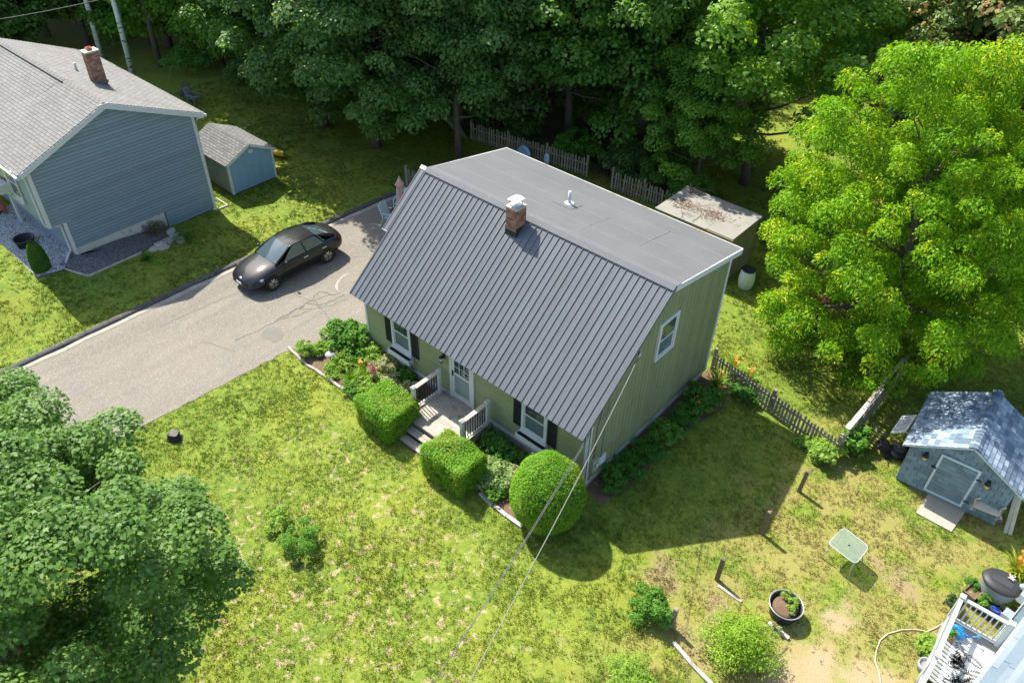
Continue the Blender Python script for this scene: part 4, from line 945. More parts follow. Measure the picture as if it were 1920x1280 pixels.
# roof skin
rows = []
for f in np.linspace(0,1,9):
    x = .20+(-1.06-.20)*f; hw = .56+.035*math.sin(math.pi*f)-.02*f; zc = 1.39+.055*math.sin(math.pi*(.12+.76*f)); ze = np.interp(f,[0,.38,1],[1.352,1.382,1.335])
    rows.append([(x-.02*(1-abs(g))*(2*f-1),hw*g,zc-(zc-ze)*abs(g)**2.4) for g in np.linspace(-1,1,9)])
MB().grid(rows).build('roof', M_CAR, car)
for s in (1,-1):
    S = lambda p: (p[0],s*p[1],p[2])
    pane('front_window', (S((.72,.782,.935)),S((-.36,.80,.948)),S((-.31,.590,1.368)),S((.10,.565,1.345))), M_CGL, (0,.015*s,0))
    pane('rear_side_window', (S((-.42,.80,.948)),S((-1.30,.786,.962)),S((-1.02,.56,1.315)),S((-.37,.588,1.368))), M_CGL, (0,.015*s,0))
    mb = MB()
    mb.tube([S((1.05,.70,.93)),S((.60,.64,1.18)),S((.18,.548,1.365)),S((-.1,.58,1.388)),S((-.6,.585,1.375)),S((-1.05,.545,1.33))],[.045,.035,.03,.028,.028,.03],6)
    mb.tube([S((-1.05,.545,1.33)),S((-1.45,.60,1.19)),S((-1.90,.66,.985))],[.035,.075,.09],6)
    mb.tube([S((-.39,.80,.93)),S((-.34,.595,1.375))],.022,5); mb.build('pillar', M_CAR, car)
    mb = MB(); mb.tube([S((.15,.560,1.372)),S((-.3,.592,1.398)),S((-.8,.575,1.37)),S((-1.1,.56,1.32)),S((-1.36,.74,1.0))],.011,4).build('chrome_trim', M_GALV, car)
    # mirror
    mb = MB(); rows = []
    for f in np.linspace(0,1,6):
        r = .085*math.sin(math.pi*(.12+.76*f)); rows.append([S((.66+.75*r*math.cos(t)+.03, .86+.2*f, 1.0+r*math.sin(t)*.85)) for t in np.linspace(0,2*math.pi,9)[:-1]])
    mb.grid(rows,True,True); mr = mb.build('mirror', M_CAR, car)
    # handles, lamps
    for x in (-.18,-1.12): MB().beam(S((x,.905,.80)),S((x-.2,.905,.81)),.03,.035).build('door_handle', M_GALV, car)
    mb = MB()
    for pth in ([(.80,.898,.90),(.83,.912,.55),(.78,.905,.25)],[(-.36,.896,.92),(-.38,.912,.55),(-.36,.908,.24)],[(-1.30,.89,.93),(-1.22,.912,.62),(-1.0,.91,.45),(-.95,.905,.26)]): mb.tube([S(p) for p in pth],.006,4)
    mb.build('door_seam', M_BLACK, car)
    pane('headlight', (S((2.26,.42,.55)),S((1.82,.86,.60)),S((1.74,.845,.70)),S((2.20,.44,.62))), M_LAMP, (.05,.05*s,.01))
    pane('tail_light', (S((-2.30,.40,.83)),S((-2.0,.865,.80)),S((-2.02,.85,.92)),S((-2.29,.40,.90))), M_RLAMP, (-.06,.04*s,0))
    for wx in (1.40,-1.33):
        c = np.array([wx,s*.83,.32])
        arch = MB(); R_ = .385
        arch.add([(wx+R_*math.cos(t),s*.912,.30+R_*math.sin(t)) for t in np.linspace(-.35,math.pi+.35,22)],[tuple(range(22))]); arch.build('wheel_arch', M_BLACK, car)
        wh = empty('wheel'); wh.parent = car; ORG[wh] = ORG[car]
        def lath(prof, name, mat, n=28):
            rows = [[(wx+r*math.cos(t), s*(.80+d), .325+r*math.sin(t)) for t in np.linspace(0,2*math.pi,n,endpoint=False)] for r,d in prof]
            return MB().grid(rows,True,True).build(name, mat, wh)
        lath([(.20,.0),(.315,.02),(.325,.06),(.322,.11),(.30,.135),(.245,.125),(.235,.10)],'tyre',M_TYRE)
        lath([(.24,.10),(.235,.128),(.222,.128),(.215,.09),(.01,.085)],'rim',M_BLACK)
        mb = MB()
        for k in range(5):
            a = k*2*math.pi/5+.3; ca,sa = math.cos(a),math.sin(a); ta = np.array([-sa,0,ca])
            for d0,d1 in ((-.035,-.07),(.035,.055)):
                p0 = np.array([wx+.04*ca,s*.925,.325+.04*sa]); p1 = np.array([wx+.215*ca,s*.92,.325+.215*sa])
                mb.add([p0-ta*.03,p0+ta*.03,p1+ta*(d1+.028),p1+ta*(d1-.028)],[(0,1,2,3)])
        mb.build('spoke', M_RIM, wh)
# front grille, plate, badge
pane('grille', ((2.35,-.50,.34),(2.35,.50,.34),(2.31,.46,.56),(2.31,-.46,.56)), M_BLACK, (.03,0,0))
MB().box(2.372,-.155,.41,2.385,.155,.51).build('licence_plate', paint('plate_white',(.62,.64,.68),.4,.08,5), car)
mb = MB(); rows = []
for a in np.linspace(0,2*math.pi,21): rows.append([(2.28+.045*math.sin(a)*-.75,.09*math.cos(a),.635+.045*math.sin(a)*.75), (2.285+.035*math.sin(a)*-.75,.072*math.cos(a),.642+.033*math.sin(a)*.75)])
mb.grid(rows)
for y in (-.03,.03): mb.beam((2.305,y-.012,.612),(2.262,y+.012,.664),.016,.006)
mb.beam((2.285,-.03,.642),(2.285,.03,.64),.006,.014); mb.build('badge', M_GALV, car)
MB().box(-2.36,-.25,.66,-2.345,.25,.78).build('rear_plate', paint('plate_white',(.62,.64,.68),.4,.08,5), car)

# ------------------------------------------------------------ right-hand garden shed
rs_ = thing('shingled_shed', 'blue grey shingle-sided shed with blue shingle roof, framed door and two lanterns', 'shed', (18.4,8.3,0))
ang = math.atan2(.2,2.85); ru = np.array([math.cos(ang),math.sin(ang),0]); rn = np.array([ru[1],-ru[0],0])   # front wall direction and outward normal
SW, SH, SPK, SDp = 2.90, 1.74, 2.58, 2.45
so = np.array([16.96,7.08,0.]); sf = Fr(so, ru, (0,0,1), rn); slope = (SPK-SH)/(SW/2)
MB().prism([(0,.03),(SW,.03),(SW,SH),(SW/2,SPK),(0,SH)], -SDp, -.012, sf).build('wall', M_SBLUE, rs_)
rr = random.Random(31)
def wall_shingles(fr, poly, tw, th, holes=()):
    hv = poly_half(poly); u0,u1 = min(p[0] for p in poly),max(p[0] for p in poly); v0,v1 = min(p[1] for p in poly),max(p[1] for p in poly); v = v0; row = 0
    while v < v1:
        u = u0-tw*.5*(row%2)
        while u < u1:
            pg = [(u+.009,v),(u+tw-.009,v),(u+tw-.009,v+th-.012),(u+.009,v+th-.012)]
            for h in hv: pg = clip(pg,*h) if pg else pg
            for (a,b,c,d) in holes:
                if pg and min(p[1] for p in pg) < d-.02 and max(p[1] for p in pg) > b+.02:
                    lo,hi = min(p[0] for p in pg),max(p[0] for p in pg)
                    if hi > a and lo < c: pg = clip(pg,1,0,a) if lo < a else (clip(pg,-1,0,-c) if hi > c else [])
            if pg and len(pg) > 2 and area(pg) > .004:
                k = len(pg); P = [fr.p(a,b,-.012) for a,b in pg]+[fr.p(a,b,.026-.02*(b-v)/th+rr.uniform(0,.003)) for a,b in pg]
                MB().add(P,[tuple(range(k))[::-1],tuple(range(k,2*k))]+[(i,(i+1)%k,k+(i+1)%k,k+i) for i in range(k)]).build('wall_shingle', M_SBLUE, rs_)
            u += tw
        v += th; row += 1
wall_shingles(sf, [(0,.05),(SW,.05),(SW,SH-.05),(SW/2,SPK-.06),(0,SH-.05)], .31, .165)
lside = Fr(so-rn*SDp, rn, (0,0,1), -ru); wall_shingles(lside, [(0,.05),(SDp-.02,.05),(SDp-.02,SH-.06),(0,SH-.06)], .31, .165)
# door: a framed panel of the same shingles
M_PALEB = paint('pale_blue_trim', (.52,.60,.62), .6, .1, 3, dirt=((.38,.42,.42),5,.58))
dfr = Fr(sf.p(.80,.16,.018),ru,(0,0,1),rn); mb = MB(); dw,dh = 1.12,1.62
mb.box(0,0,0,dw,dh,.02,fr=dfr); dr = mb.build('door', M_SBLUE, rs_)
mb = MB()
for b in ((0,0,dw,.07),(0,dh-.07,dw,dh),(0,.07,.07,dh-.07),(dw-.07,.07,dw,dh-.07)): mb.box(b[0],b[1],.021,b[2],b[3],.045,fr=dfr)
mb.build('frame', M_PALEB, dr)
v = .07; row = 0
while v < dh-.08:
    u = .07-(.15 if row%2 else 0)
    while u < dw-.07:
        a,b = max(u,.07)+.008, min(u+.3,dw-.07)-.008; t2 = min(v+.16,dh-.07)-.011
        if b-a > .03: MB().box(a,v,.0205,b,t2,.028+rr.uniform(0,.004),fr=dfr).build('wall_shingle', M_SBLUE, dr)
        u += .3
    v += .16; row += 1
for z in (.28,1.25): MB().box(dw-.05,z,.045,dw+.12,z+.04,.055,fr=dfr).build('hinge', M_BLACK, dr)
MB().box(-.10,1.0,.02,.05,1.05,.07,fr=dfr).build('latch', M_BLACK, dr)
def lantern(parent, p):
    o = MB(); o.box(-.05,-.02,0,.05,.16,.02,fr=Fr(p,ru,(0,0,1),rn)); q = p+rn*.10
    o.lathe([(.002,.20),(.095,.07),(.10,.05)],q,6); o.lathe([(.05,-.09),(.03,-.12)],q,6); k = o.build('lantern', M_BLACK, parent)
    MB().lathe([(.055,-.085),(.085,.048)],q,6).build('lantern_glass', glassm('amber_glass',(.55,.33,.10),.2), k)
lantern(rs_, sf.p(.44,1.42,.016)); lantern(rs_, sf.p(2.20,1.42,.016))
for s in (0,1):
    run = SW/2+.20; ln = math.hypot(run,slope*run); d = (ru if s==0 else -ru); u = d*run/ln+np.array([0,0,slope*run/ln]); nn = -d*slope*run/ln+np.array([0,0,run/ln])
    o_ = sf.p(-.20 if s==0 else SW+.20, SH-.20*slope, .28)
    if s==0: fr = Fr(o_-rn*(SDp+.5), rn, u, nn)
    else: fr = Fr(o_, -rn, u, nn)
    wd = SDp+.5; fr.o = fr.o+np.array([0,0,.06])
    MB().box(0,0,-.05,wd,ln,-.004,fr=fr).build('roof_deck', M_PALEB, rs_)
    shingles(rs_, fr, [(0,-.03),(wd,-.03),(wd,ln-.02),(0,ln-.02)], .25, .165, M_BSH, .37, .3, 300, t=.016)
    MB().box(0,-.05,-.05,wd,-.0305,-.001,fr=fr).build('drip_edge', M_PALEB, rs_)
pk = sf.p(SW/2,SPK+.075,.28); k = 0
while k*.17 < SDp+.5:
    a = pk-rn*(k*.17); b = a-rn*.2; dz = np.array([0,0,slope*.16]); mb = MB()
    mb.grid([[a-ru*.16-dz+(0,0,.03),a-ru*.06+(0,0,.016),a+ru*.06+(0,0,.016),a+ru*.16-dz+(0,0,.03)],[b-ru*.16-dz+(0,0,.012),b-ru*.06+(0,0,-.002),b+ru*.06+(0,0,-.002),b+ru*.16-dz+(0,0,.012)]],False).build('ridge_shingle', M_BSH, rs_); k += 1
# white louvered shutter leaning out on the shed's left side
p = G(1700,810,1.45); ls = thing('loose_shutter', 'white louvered shutter propped out from the shed wall under its eave', 'shutter', (16.7,7.9,.9))
fr = Fr((16.60,7.55,1.50),(0,1,0),np.array([-.75,0,-.62]),np.array([-.62,0,.75])); mb = MB()
for b in ((0,0,.05,.5),(.95,0,1.0,.5),(.05,0,.95,.05),(.05,.45,.95,.5)): mb.box(b[0],b[1],0,b[2],b[3],.03,fr=fr)
mb.build('frame', M_WHITE, ls)
for k in range(8): MB().box(.05,.06+k*.049,.004,.95,.09+k*.049,.022,fr=fr).build('slat', M_WHITE, ls)
for y in (.03,.97): q = fr.p(y,.03,-.01); MB().beam(q,(16.93,q[1],1.55),.02,.02).build('bracket', M_WHITE, ls)
# concrete slab
ps = [G(1745,918),G(1815,952),G(1783,998),G(1716,962)]
pr = [(p[0],p[1]) for p in ps]; mb = MB(); mb.prism(pr,-.03,.045); sb_ = mb.build('concrete_pad', paint('pad_concrete',(.33,.295,.235),.9,.2,3,bump=.3,bscale=40,dirt=((.28,.25,.19),3,.55))); tag(sb_, kind='structure')
# lawn mower
p = G(1680,852); mw = thing('lawn_mower', 'black push lawn mower standing in the shade beside the shingled shed', 'lawn mower', (p[0],p[1],0), R(25), None, True)
M_MOW = paint('black_deck',(.02,.02,.022),.35,.2,5,spec=.6)
mb = MB(); mb.lathe([(.30,.08),(.32,.11),(.30,.20),(.2,.24),(.02,.25)],(0,0,0),22,1.1,.9).build('deck', M_MOW, mw)
mb = MB(); mb.box(-.13,-.13,.24,.13,.13,.40); mb.lathe([(.12,.40),(.11,.45),(.02,.46)],(0,0,0),16).build('engine', paint('engine_grey',(.08,.08,.085),.4,.2,6), mw)
mb = MB(); mb.tube([(.09,-.09,.40),(.09,-.09,.47)],.04,8).build('fuel_cap', M_MOW, mw)
for sx in (-.30,.30):
    for sy in (-.28,.28):
        rows = [[(sx+.1*k*math.cos(t), sy+d, .1+.1*k*math.sin(t)) for t in np.linspace(0,2*math.pi,14)[:-1]] for k,d in ((.05,-.03),(1,-.03),(1,.03),(.05,.03))]; MB().grid(rows,True,True).build('wheel', M_TYRE, mw)
mb = MB()
for sy in (-.2,.2): mb.tube([(-.3,sy,.18),(-.62,sy,.55),(-.88,sy,.92)],.014,6)
mb.tube([(-.88,-.2,.92),(-.9,0,.93),(-.88,.2,.92)],.014,6); mb.build('handle', paint('handle_steel',(.12,.12,.13),.35,.1,5,metal=.6), mw)
rows = [[(-.32-.32*f, y*(1-.2*f), .16+z+.05*f) for y,z in ((-.2,0),(.2,0),(.2,.22),(-.2,.22))] for f in (0,.5,1)]; MB().grid(rows,False,True).build('grass_bag', paint('bag_cloth',(.025,.025,.028),.9,.2,6), mw)

# folding wooden chair, boards and other chair by the shed
c0 = G(1820,978); M_CFR = paint('beige_frame',(.46,.39,.30),.6,.1,4); M_CUSH = paint('cream_cushion',(.52,.47,.39),.9,.12,6); M_FLOR = paint('floral_cushion',(.55,.50,.48),.9,.3,14,dirt=((.30,.25,.34),16,.56))
ch_ = thing('folding_chair', 'beige wooden armchair with cream seat leaning before the shed wall', 'chair', (c0[0]+.12,c0[1]+.38,0), R(-97), None, True); ch_.scale = (1.25,1.25,1.2); ch_.rotation_euler = (R(180),0,R(-80)); ch_.location.z = 1.20
for y in (-.27,.27):
    MB().tube([(.42,y,0),(.05,y,.45),(-.32,y,.98)],.022,6).build('leg', M_CFR, ch_); MB().tube([(-.35,y,0),(.0,y,.36),(.3,y,.44)],.022,6).build('leg', M_CFR, ch_); MB().box(-.25,y-.03,.62,.25,y+.03,.65).build('armrest', M_CFR, ch_); MB().beam((.24,y,.44),(.24,y,.62),.03,.03).build('arm_post', M_CFR, ch_)
MB().box(-.2,-.25,.42,.32,.25,.46).build('seat', M_CUSH, ch_)
mb = MB(); mb.grid([[(x,y,z) for y in (-.25,0,.25)] for x,z in ((-.13,.47),(-.24,.75),(-.32,.95))]).build('backrest', M_CUSH, ch_)
mb = MB(); rows = []
for f in np.linspace(0,1,6): rows.append([(-.05+.4*f, -.33+.05*math.cos(t), .70+.05*math.sin(t)-.18*f) for t in np.linspace(0,2*math.pi,9)[:-1]])
mb.grid(rows,True,True).build('floral_cushion', M_FLOR, ch_)
b0 = G(1868,985); pb = thing('leaning_boards', 'two pale wooden boards leaning on the right side of the shingled shed', 'boards', (b0[0]+.1,b0[1],0))
for k in (0,1): MB().beam((b0[0]+.28+.12*k,b0[1]-.12+.04*k,.01),(b0[0]-.02+.1*k,b0[1]+.5,1.25),.10,.03,(0,1,0)).build('board', paint('pale_board',(.48,.46,.36),.75,.2,4,rvar=.15), pb)
w0 = G(1912,975); sling_chair('patio_chair', 'metal framed patio chair in the shadow beyond the shingled shed', (w0[0]+.45,w0[1]+.5,0), R(150), paint('tube_grey',(.35,.37,.38),.35,.1,4,metal=.5), paint('dark_sling',(.07,.075,.09),.8,.1,6))

# ------------------------------------------------------------ glass table, posts, tub, stump
def frostm():
    t = NT('frosted_glass'); P = t.pos(); n = t.noise(P,2,3)
    b = t.n('BsdfPrincipled', Base_Color=t.mix(n,c4((.25,.30,.24)),c4((.29,.34,.275))), Roughness=.12, **{'Specular_IOR_Level':.5}); tr = t.n('BsdfTransparent', Color=c4((.78,.86,.76)))
    return t.surf(t.n('MixShader', Fac=.55, i1=b.outputs[0], i2=tr.outputs[0]).outputs[0])
zt_ = .70; cs = [G(1582,988,zt_),G(1630,1025,zt_),G(1604,1058,zt_),G(1552,1018,zt_)]; cen = np.mean(cs,0)
tb = thing('glass_table', 'rectangular frosted glass patio table on white legs standing on the dry lawn', 'table', (cen[0],cen[1],0))
def rpoly(cs, r=.16, n=5):
    out = []; k = len(cs)
    for i in range(k):
        p,a,b = cs[i],cs[i-1],cs[(i+1)%k]; d0 = (a-p)/np.linalg.norm(a-p); d1 = (b-p)/np.linalg.norm(b-p)
        for f in np.linspace(0,1,n): out.append(p+d0*r*(1-f)**2+d1*r*f**2)
    return out
rp = rpoly(cs); mb = MB(); mb.prism([(p[0],p[1]) for p in rp], .70,.708).build('top', frostm(), tb)
M_TLEG = paint('table_white',(.48,.49,.47),.35,.06,4)
mb = MB(); mb.tube([p+(0,0,.004) for p in rp]+[rp[0]+(0,0,.004)],.010,6); mb.build('rim', M_TLEG, tb)
for c in cs:
    d = (c-cen); d[2]=0; f1 = cen+d*.62; f2 = cen+d*.90; f3 = cen+d*.86
    MB().tube([(f1[0],f1[1],.688),(f2[0],f2[1],.66),(f3[0],f3[1],.45),(cen[0]+d[0]*1.02,cen[1]+d[1]*1.02,0)],.015,6).build('leg', M_TLEG, tb)
q = cen; MB().lathe([(.03,.709),(.03,.714)],(q[0],q[1],0),10).build('umbrella_hole', M_BLACK, tb)
for k,(px,py,h,lab) in enumerate(((1498,921,.95,'weathered brown wooden post in the lawn nearest the picket fence corner'),(1428,1000,1.0,'weathered wooden post at the corner of the house shadow on the lawn'),(1344,1086,.95,'dark wooden post at the end of the overgrown timber edging'),(1258,1175,.85,'short grey wooden post beside the round green shrub'))):
    p = G(px,py); tl = rng.uniform(-.05,.05); mb = MB(); fr = Fr(p,(1,0,0),(0,1,0),(tl,.03,1)); rows = []
    s = .055
    mb.add([fr.p(a*s,b*s,0) for a,b in ((-1,-1),(1,-1),(1,1),(-1,1))]+[fr.p(a*s*.95,b*s*.95,h+.02*a*b+.015*a) for a,b in ((-1,-1),(1,-1),(1,1),(-1,1))],[(3,2,1,0),(4,5,6,7),(0,1,5,4),(1,2,6,5),(2,3,7,6),(3,0,4,7)])
    tag(mb.build('wooden_post', M_DARKW if k < 3 else M_GREYW), lab, 'post')
p = G(1467,1150); tubt = thing('stock_tub', 'round black tub planter with galvanised rim filled with soil and weeds', 'planter', (p[0],p[1],0))
mb = MB(); mb.lathe([(.35,0),(.425,.40),(.45,.42),(.45,.45),(.412,.45),(.385,.32)],(p[0],p[1],0),28,cap=False).build('tub', paint('dark_tub',(.03,.034,.034),.5,.2,5), tubt)
mb = MB(); mb.lathe([(.445,.435),(.458,.452),(.445,.466),(.43,.452),(.445,.435)],(p[0],p[1],0),28,cap=False).build('rim', M_GALV, tubt)
mb = MB(); mb.lathe([(.39,.33),(.25,.36),(.01,.38)],(p[0],p[1],0),20).build('soil', M_SOIL, tubt)
TUB = p
p = G(328,822); stp = thing('tree_stump', 'small blackened tree stump sticking out of the front lawn', 'stump', (p[0],p[1],0)); rr = random.Random(77)
mb = MB(); rows = []
for z,r in ((0,.25),(.05,.20),(.15,.17),(.24,.16)): rows.append([(p[0]+r*math.cos(t)*(1+.2*math.sin(3*t+1)+.1*rr.uniform(-1,1)), p[1]+r*math.sin(t)*(1+.2*math.sin(2*t)), z+(.05*rr.random() if z>.2 else 0)) for t in np.linspace(0,2*math.pi,14)[:-1]])
mb.grid(rows,True,True); M_CHAR = paint('charred_wood',(.025,.022,.02),.9,.3,8); mb.build('bark', M_CHAR, stp)
mb = MB(); mb.add(rows[-1],[tuple(range(13))]).build('cut_top', paint('grey_cut',(.13,.12,.11),.9,.3,10,dirt=((.03,.03,.03),8,.5)), stp)
timber([(1262,1205),(1300,1250),(1335,1285)], 'grey weathered edging timber running past the feathery shrub', .10, .1, M_PALEW)
timber([(1346,1098),(1390,1128)], 'short timber edging below the dark wooden post', .08, .06, M_PALEW)
timber([(1440,1168),(1478,1198)], 'short bleached timber lying beside the stock tub', .10, .1, M_PALEW)
timber([(1475,1212),(1450,1240)], 'rotten dark edging stick in the dry lawn', .04, .05, M_DARKW)
# garden edging along the front bed
def edging(pts, label, mat, w, h, seed):
    rr = random.Random(seed); W = [G(*p) for p in pts]; o = thing('garden_edging', label, 'edging', W[0])
    for a,b in zip(W,W[1:]):
        n = max(1,int(np.linalg.norm(b-a)/.42))
        for k in range(n):
            p,q = a+(b-a)*(k+.02)/n, a+(b-a)*(k+.98)/n; MB().beam(p+(rr.uniform(-.02,.02),rr.uniform(-.02,.02),h/2-.03),q+(rr.uniform(-.02,.02),rr.uniform(-.02,.02),h/2-.03),w,h).build('block', mat, o)
M_EDGE = paint('edging_stone',(.32,.29,.24),.9,.2,4,rvar=.15,dirt=((.28,.25,.18),5,.55))
edging([(540,652),(575,684),(606,704),(640,728),(668,750)], 'pale stone edging between the lawn and the flower bed', M_EDGE, .09, .1, 1)
edging([(898,925),(925,948),(950,968),(980,988)], 'concrete edging strip beside the big rounded yew', paint('edge_conc',(.40,.385,.345),.9,.15,3), .12, .1, 2)

# ------------------------------------------------------------ wires
M_WIRE = paint('wire_dark',(.11,.115,.12),.6,.1,3); M_WIRE2 = paint('wire_pale',(.19,.185,.165),.6,.1,3)
def wire(label, a, b, sag, r, mat, ext=1.25):
    a,b = np.array(a,float),np.array(b,float); b = a+(b-a)*ext; pts = []
    for f in np.linspace(0,1,26): p = a+(b-a)*f; p[2] -= 4*sag*f*(1-f); pts.append(p)
    o = MB().tube(pts, r, 6).build('power_line', mat); tag(o, label, 'wire'); return o
wire('pale twisted service cable running down from the gable wall', mh+(.06,-.03,-.02), G(872,1280,6.3), .35, .010, M_WIRE2)
wire('upper dark cable of the pair fixed at the front corner of the green house', (L+.02,-.06,2.62), G(808,1280,4.9), .2, .007, M_WIRE)
wire('lower dark cable of the pair fixed at the front corner of the green house', (L+.02,-.03,2.52), G(804,1283,4.85), .28, .007, M_WIRE)
a = np.array(mh); pts = [a+(.04,0,-.05),a+(.05,-.5,-.75),a+(.05,-1.1,-1.25),a+(.05,-1.6,-1.4)]
MB().tube(pts,.012,5).build('drip_loop', M_WIRE2, house)
wire('dark cable crossing behind the blue house roof towards the trees', G(0,36,8.3), G(190,-6,8.8), .1, .010, M_WIRE2, 1.6)

# ------------------------------------------------------------ pale house with deck, lower right
ph = thing('pale_blue_house', 'pale blue sided house with blue shingle roof above a white deck', 'house', (22.5,2,0))
wd_ = np.array([.15,.9887,0]); wn_ = np.array([-.9887,.15,0]); wo = np.array([21.0,3.2,0.])
wf = Fr(wo, wd_, (0,0,1), wn_)
MB().box(-9,.25,-5.2,4.5,2.75,-.47,fr=wf).build('wall', M_BLUE2, ph)
MB().box(-.22,.25,-.469,4.48,2.38,-.02,fr=wf).build('bay', M_BLUE2, ph)
MB().box(-.2,-.1,-5.1,4.45,.25,-.04,fr=wf).build('foundation', M_CONC, ph)
clapboards(ph, M_BLUE2, wf, [(-.2,.26),(4.4,.26),(4.4,2.36),(-.2,2.36)], .11, t0=.004, t1=.03)
MB().box(4.38,.2,-.02,4.52,2.66,.03,fr=wf).build('corner_board', M_WHITE, ph)
rfu = -wn_*.90+np.array([0,0,.436]); rfn = wn_*.436+np.array([0,0,.90]); rf = Fr(wf.p(-9.2,2.62,-.24), wd_, rfu, rfn)
MB().box(0,0,-.14,14.0,4.2,-.005,fr=rf).build('roof_deck', M_WHITE, ph)
shingles(ph, rf, [(0,-.02),(14.0,-.02),(14.0,4.2),(0,4.2)], 1.1, .14, shinglem('pale_shingle',[(.15,.19,.215),(.185,.225,.25),(.12,.16,.19),(.17,.21,.235)]), .4, .3, 120)
MB().box(0,-.10,-.16,14.0,-.022,.0,fr=rf).build('fascia', M_WHITE, ph)
# wall boxes
for k,(v,z,w_,h,dp_,m_) in enumerate(((.95,.9,.22,.3,.16,M_WHITE),(1.45,.75,.3,.42,.2,paint('meter_grey',(.30,.36,.37),.5,.1,4)),(2.05,.95,.18,.22,.2,M_WHITE),(.35,.55,.28,.3,.22,M_GALV),(2.7,1.1,.12,.5,.08,M_WHITE))):
    MB().box(v,z,.02,v+w_,z+h,.02+dp_,fr=wf).build('utility_box', m_, ph)
MB().tube([wf.p(2.4,1.5,.05),wf.p(2.4,1.5,.14)],.09,12).build('wall_light', M_WHITE, ph)
MB().tube([wf.p(.9,1.6,.06),wf.p(.9,1.6,.2),wf.p(.9,1.5,.26)],.07,12).build('wall_light', M_WHITE, ph)
dk = thing('white_deck', 'white railed deck and stairs attached to the pale blue house', 'deck', (20.4,1.6,0))
dzk = .52; dA = np.array([19.84,2.78,0]); du = np.array([1,.035,0])/math.hypot(1,.035); dv = np.array([-.035,1,0])/math.hypot(1,.035)
df = Fr(dA, du, -dv, (0,0,1))          # u to the house, v towards the street, n up
DW, DL = 1.22, 2.05
M_DKB = paint('grey_deck_board',(.26,.26,.25),.7,.15,3,rvar=.1)
n = 14
for k in range(n): MB().box(0,k*DL/n+.003,dzk-.03,DW,(k+1)*DL/n-.003,dzk,fr=df).build('deck_board', M_DKB, dk)
MB().box(-.03,-.03,.05,-.002,DL,dzk,fr=df).build('skirt_board', paint('skirt_grey',(.30,.315,.32),.6,.1,3), dk)
MB().box(0,-.03,.05,DW,-.002,dzk-.002,fr=df).build('skirt_board', paint('skirt_grey',(.30,.315,.32),.6,.1,3), dk)
for k in range(3): MB().box(0,DL+k*.27,.0,DW,DL+(k+1)*.27-.004,dzk-.14*(k+1),fr=df).build('stair', M_DKB, dk)
rt_ = 1.46
for (a,b) in ((0,0),(0,DL),(DW-.05,0)): 
    MB().box(a-.05,b-.05,dzk+.002,a+.05,b+.05,rt_+.06,fr=df).build('post', M_WHITE, dk); MB().box(a-.07,b-.07,rt_+.061,a+.07,b+.07,rt_+.10,fr=df).build('post_cap', M_WHITE, dk)
MB().box(-.05,DL+.78,.0,.05,DL+.88,1.0,fr=df).build('post', M_WHITE, dk)
MB().box(-.045,.05,rt_-.03,.045,DL-.05,rt_+.02,fr=df).build('top_rail', M_WHITE, dk); MB().box(-.03,.05,dzk+.07,.03,DL-.05,dzk+.12,fr=df).build('bottom_rail', M_WHITE, dk)
MB().box(.05,-.045,rt_-.03,DW-.1,.045,rt_+.02,fr=df).build('top_rail', M_WHITE, dk); MB().box(.05,-.03,dzk+.07,DW-.1,.03,dzk+.12,fr=df).build('bottom_rail', M_WHITE, dk)
MB().beam(df.p(0,DL,rt_),df.p(0,DL+.88,.98),.09,.05).build('stair_rail', M_WHITE, dk); MB().beam(df.p(0,DL,dzk+.1),df.p(0,DL+.85,.1),.06,.05).build('stair_rail', M_WHITE, dk)
for k in range(15): v = .12+k*.127; MB().box(-.016,v-.016,dzk+.12,.016,v+.016,rt_-.03,fr=df).build('baluster', M_WHITE, dk)
for k in range(8): u = .14+k*.128; MB().box(u-.016,-.016,dzk+.12,u+.016,.016,rt_-.03,fr=df).build('baluster', M_WHITE, dk)
for k in range(5): v = DL+.12+k*.15; z0 = dzk+.1-.5*(v-DL); MB().box(-.016,v-.016,z0,.016,v+.016,z0+.86,fr=df).build('baluster', M_WHITE, dk)
MB().box(DW-.10,DL-.35,dzk+.002,DW+.02,DL-.23,2.55,fr=df).build('porch_post', M_WHITE, dk)
# rug printed with grey fern leaves
rg = thing('deck_rug', 'white outdoor rug printed with grey fern leaves lying on the deck', 'rug', df.p(.7,1.2,dzk))
MB().box(.30,.28,dzk+.004,DW-.02,DL-.06,dzk+.012,fr=df).build('rug', paint('rug_white',(.50,.50,.485),.9,.06,6), rg)
rr = random.Random(4); mb = MB()
for _ in range(14):
    a = rr.uniform(0,6.3); c = np.array([rr.uniform(.45,DW-.2),rr.uniform(.45,DL-.25)]); l = rr.uniform(.38,.55)
    for k in range(9):
        for s in (-1,1):
            f = k/9; st_ = c+np.array([math.cos(a),math.sin(a)])*l*(f-.4); th = a+s*(1.0-.35*f); ll = l*.42*math.sin(math.pi*(.15+.8*f)); e = st_+np.array([math.cos(th),math.sin(th)])*ll; nn = np.array([-math.sin(th),math.cos(th)])*.022
            m_ = (st_+e)/2; pts = [st_,m_-nn,e,m_+nn]
            if all(.31 < p[0] < DW-.03 and .29 < p[1] < DL-.07 for p in pts): mb.add([df.p(p[0],p[1],dzk+.0135) for p in pts],[(0,1,2,3)])
mb.build('fern_print', paint('rug_grey',(.085,.088,.085),.9,.1,6), rg)
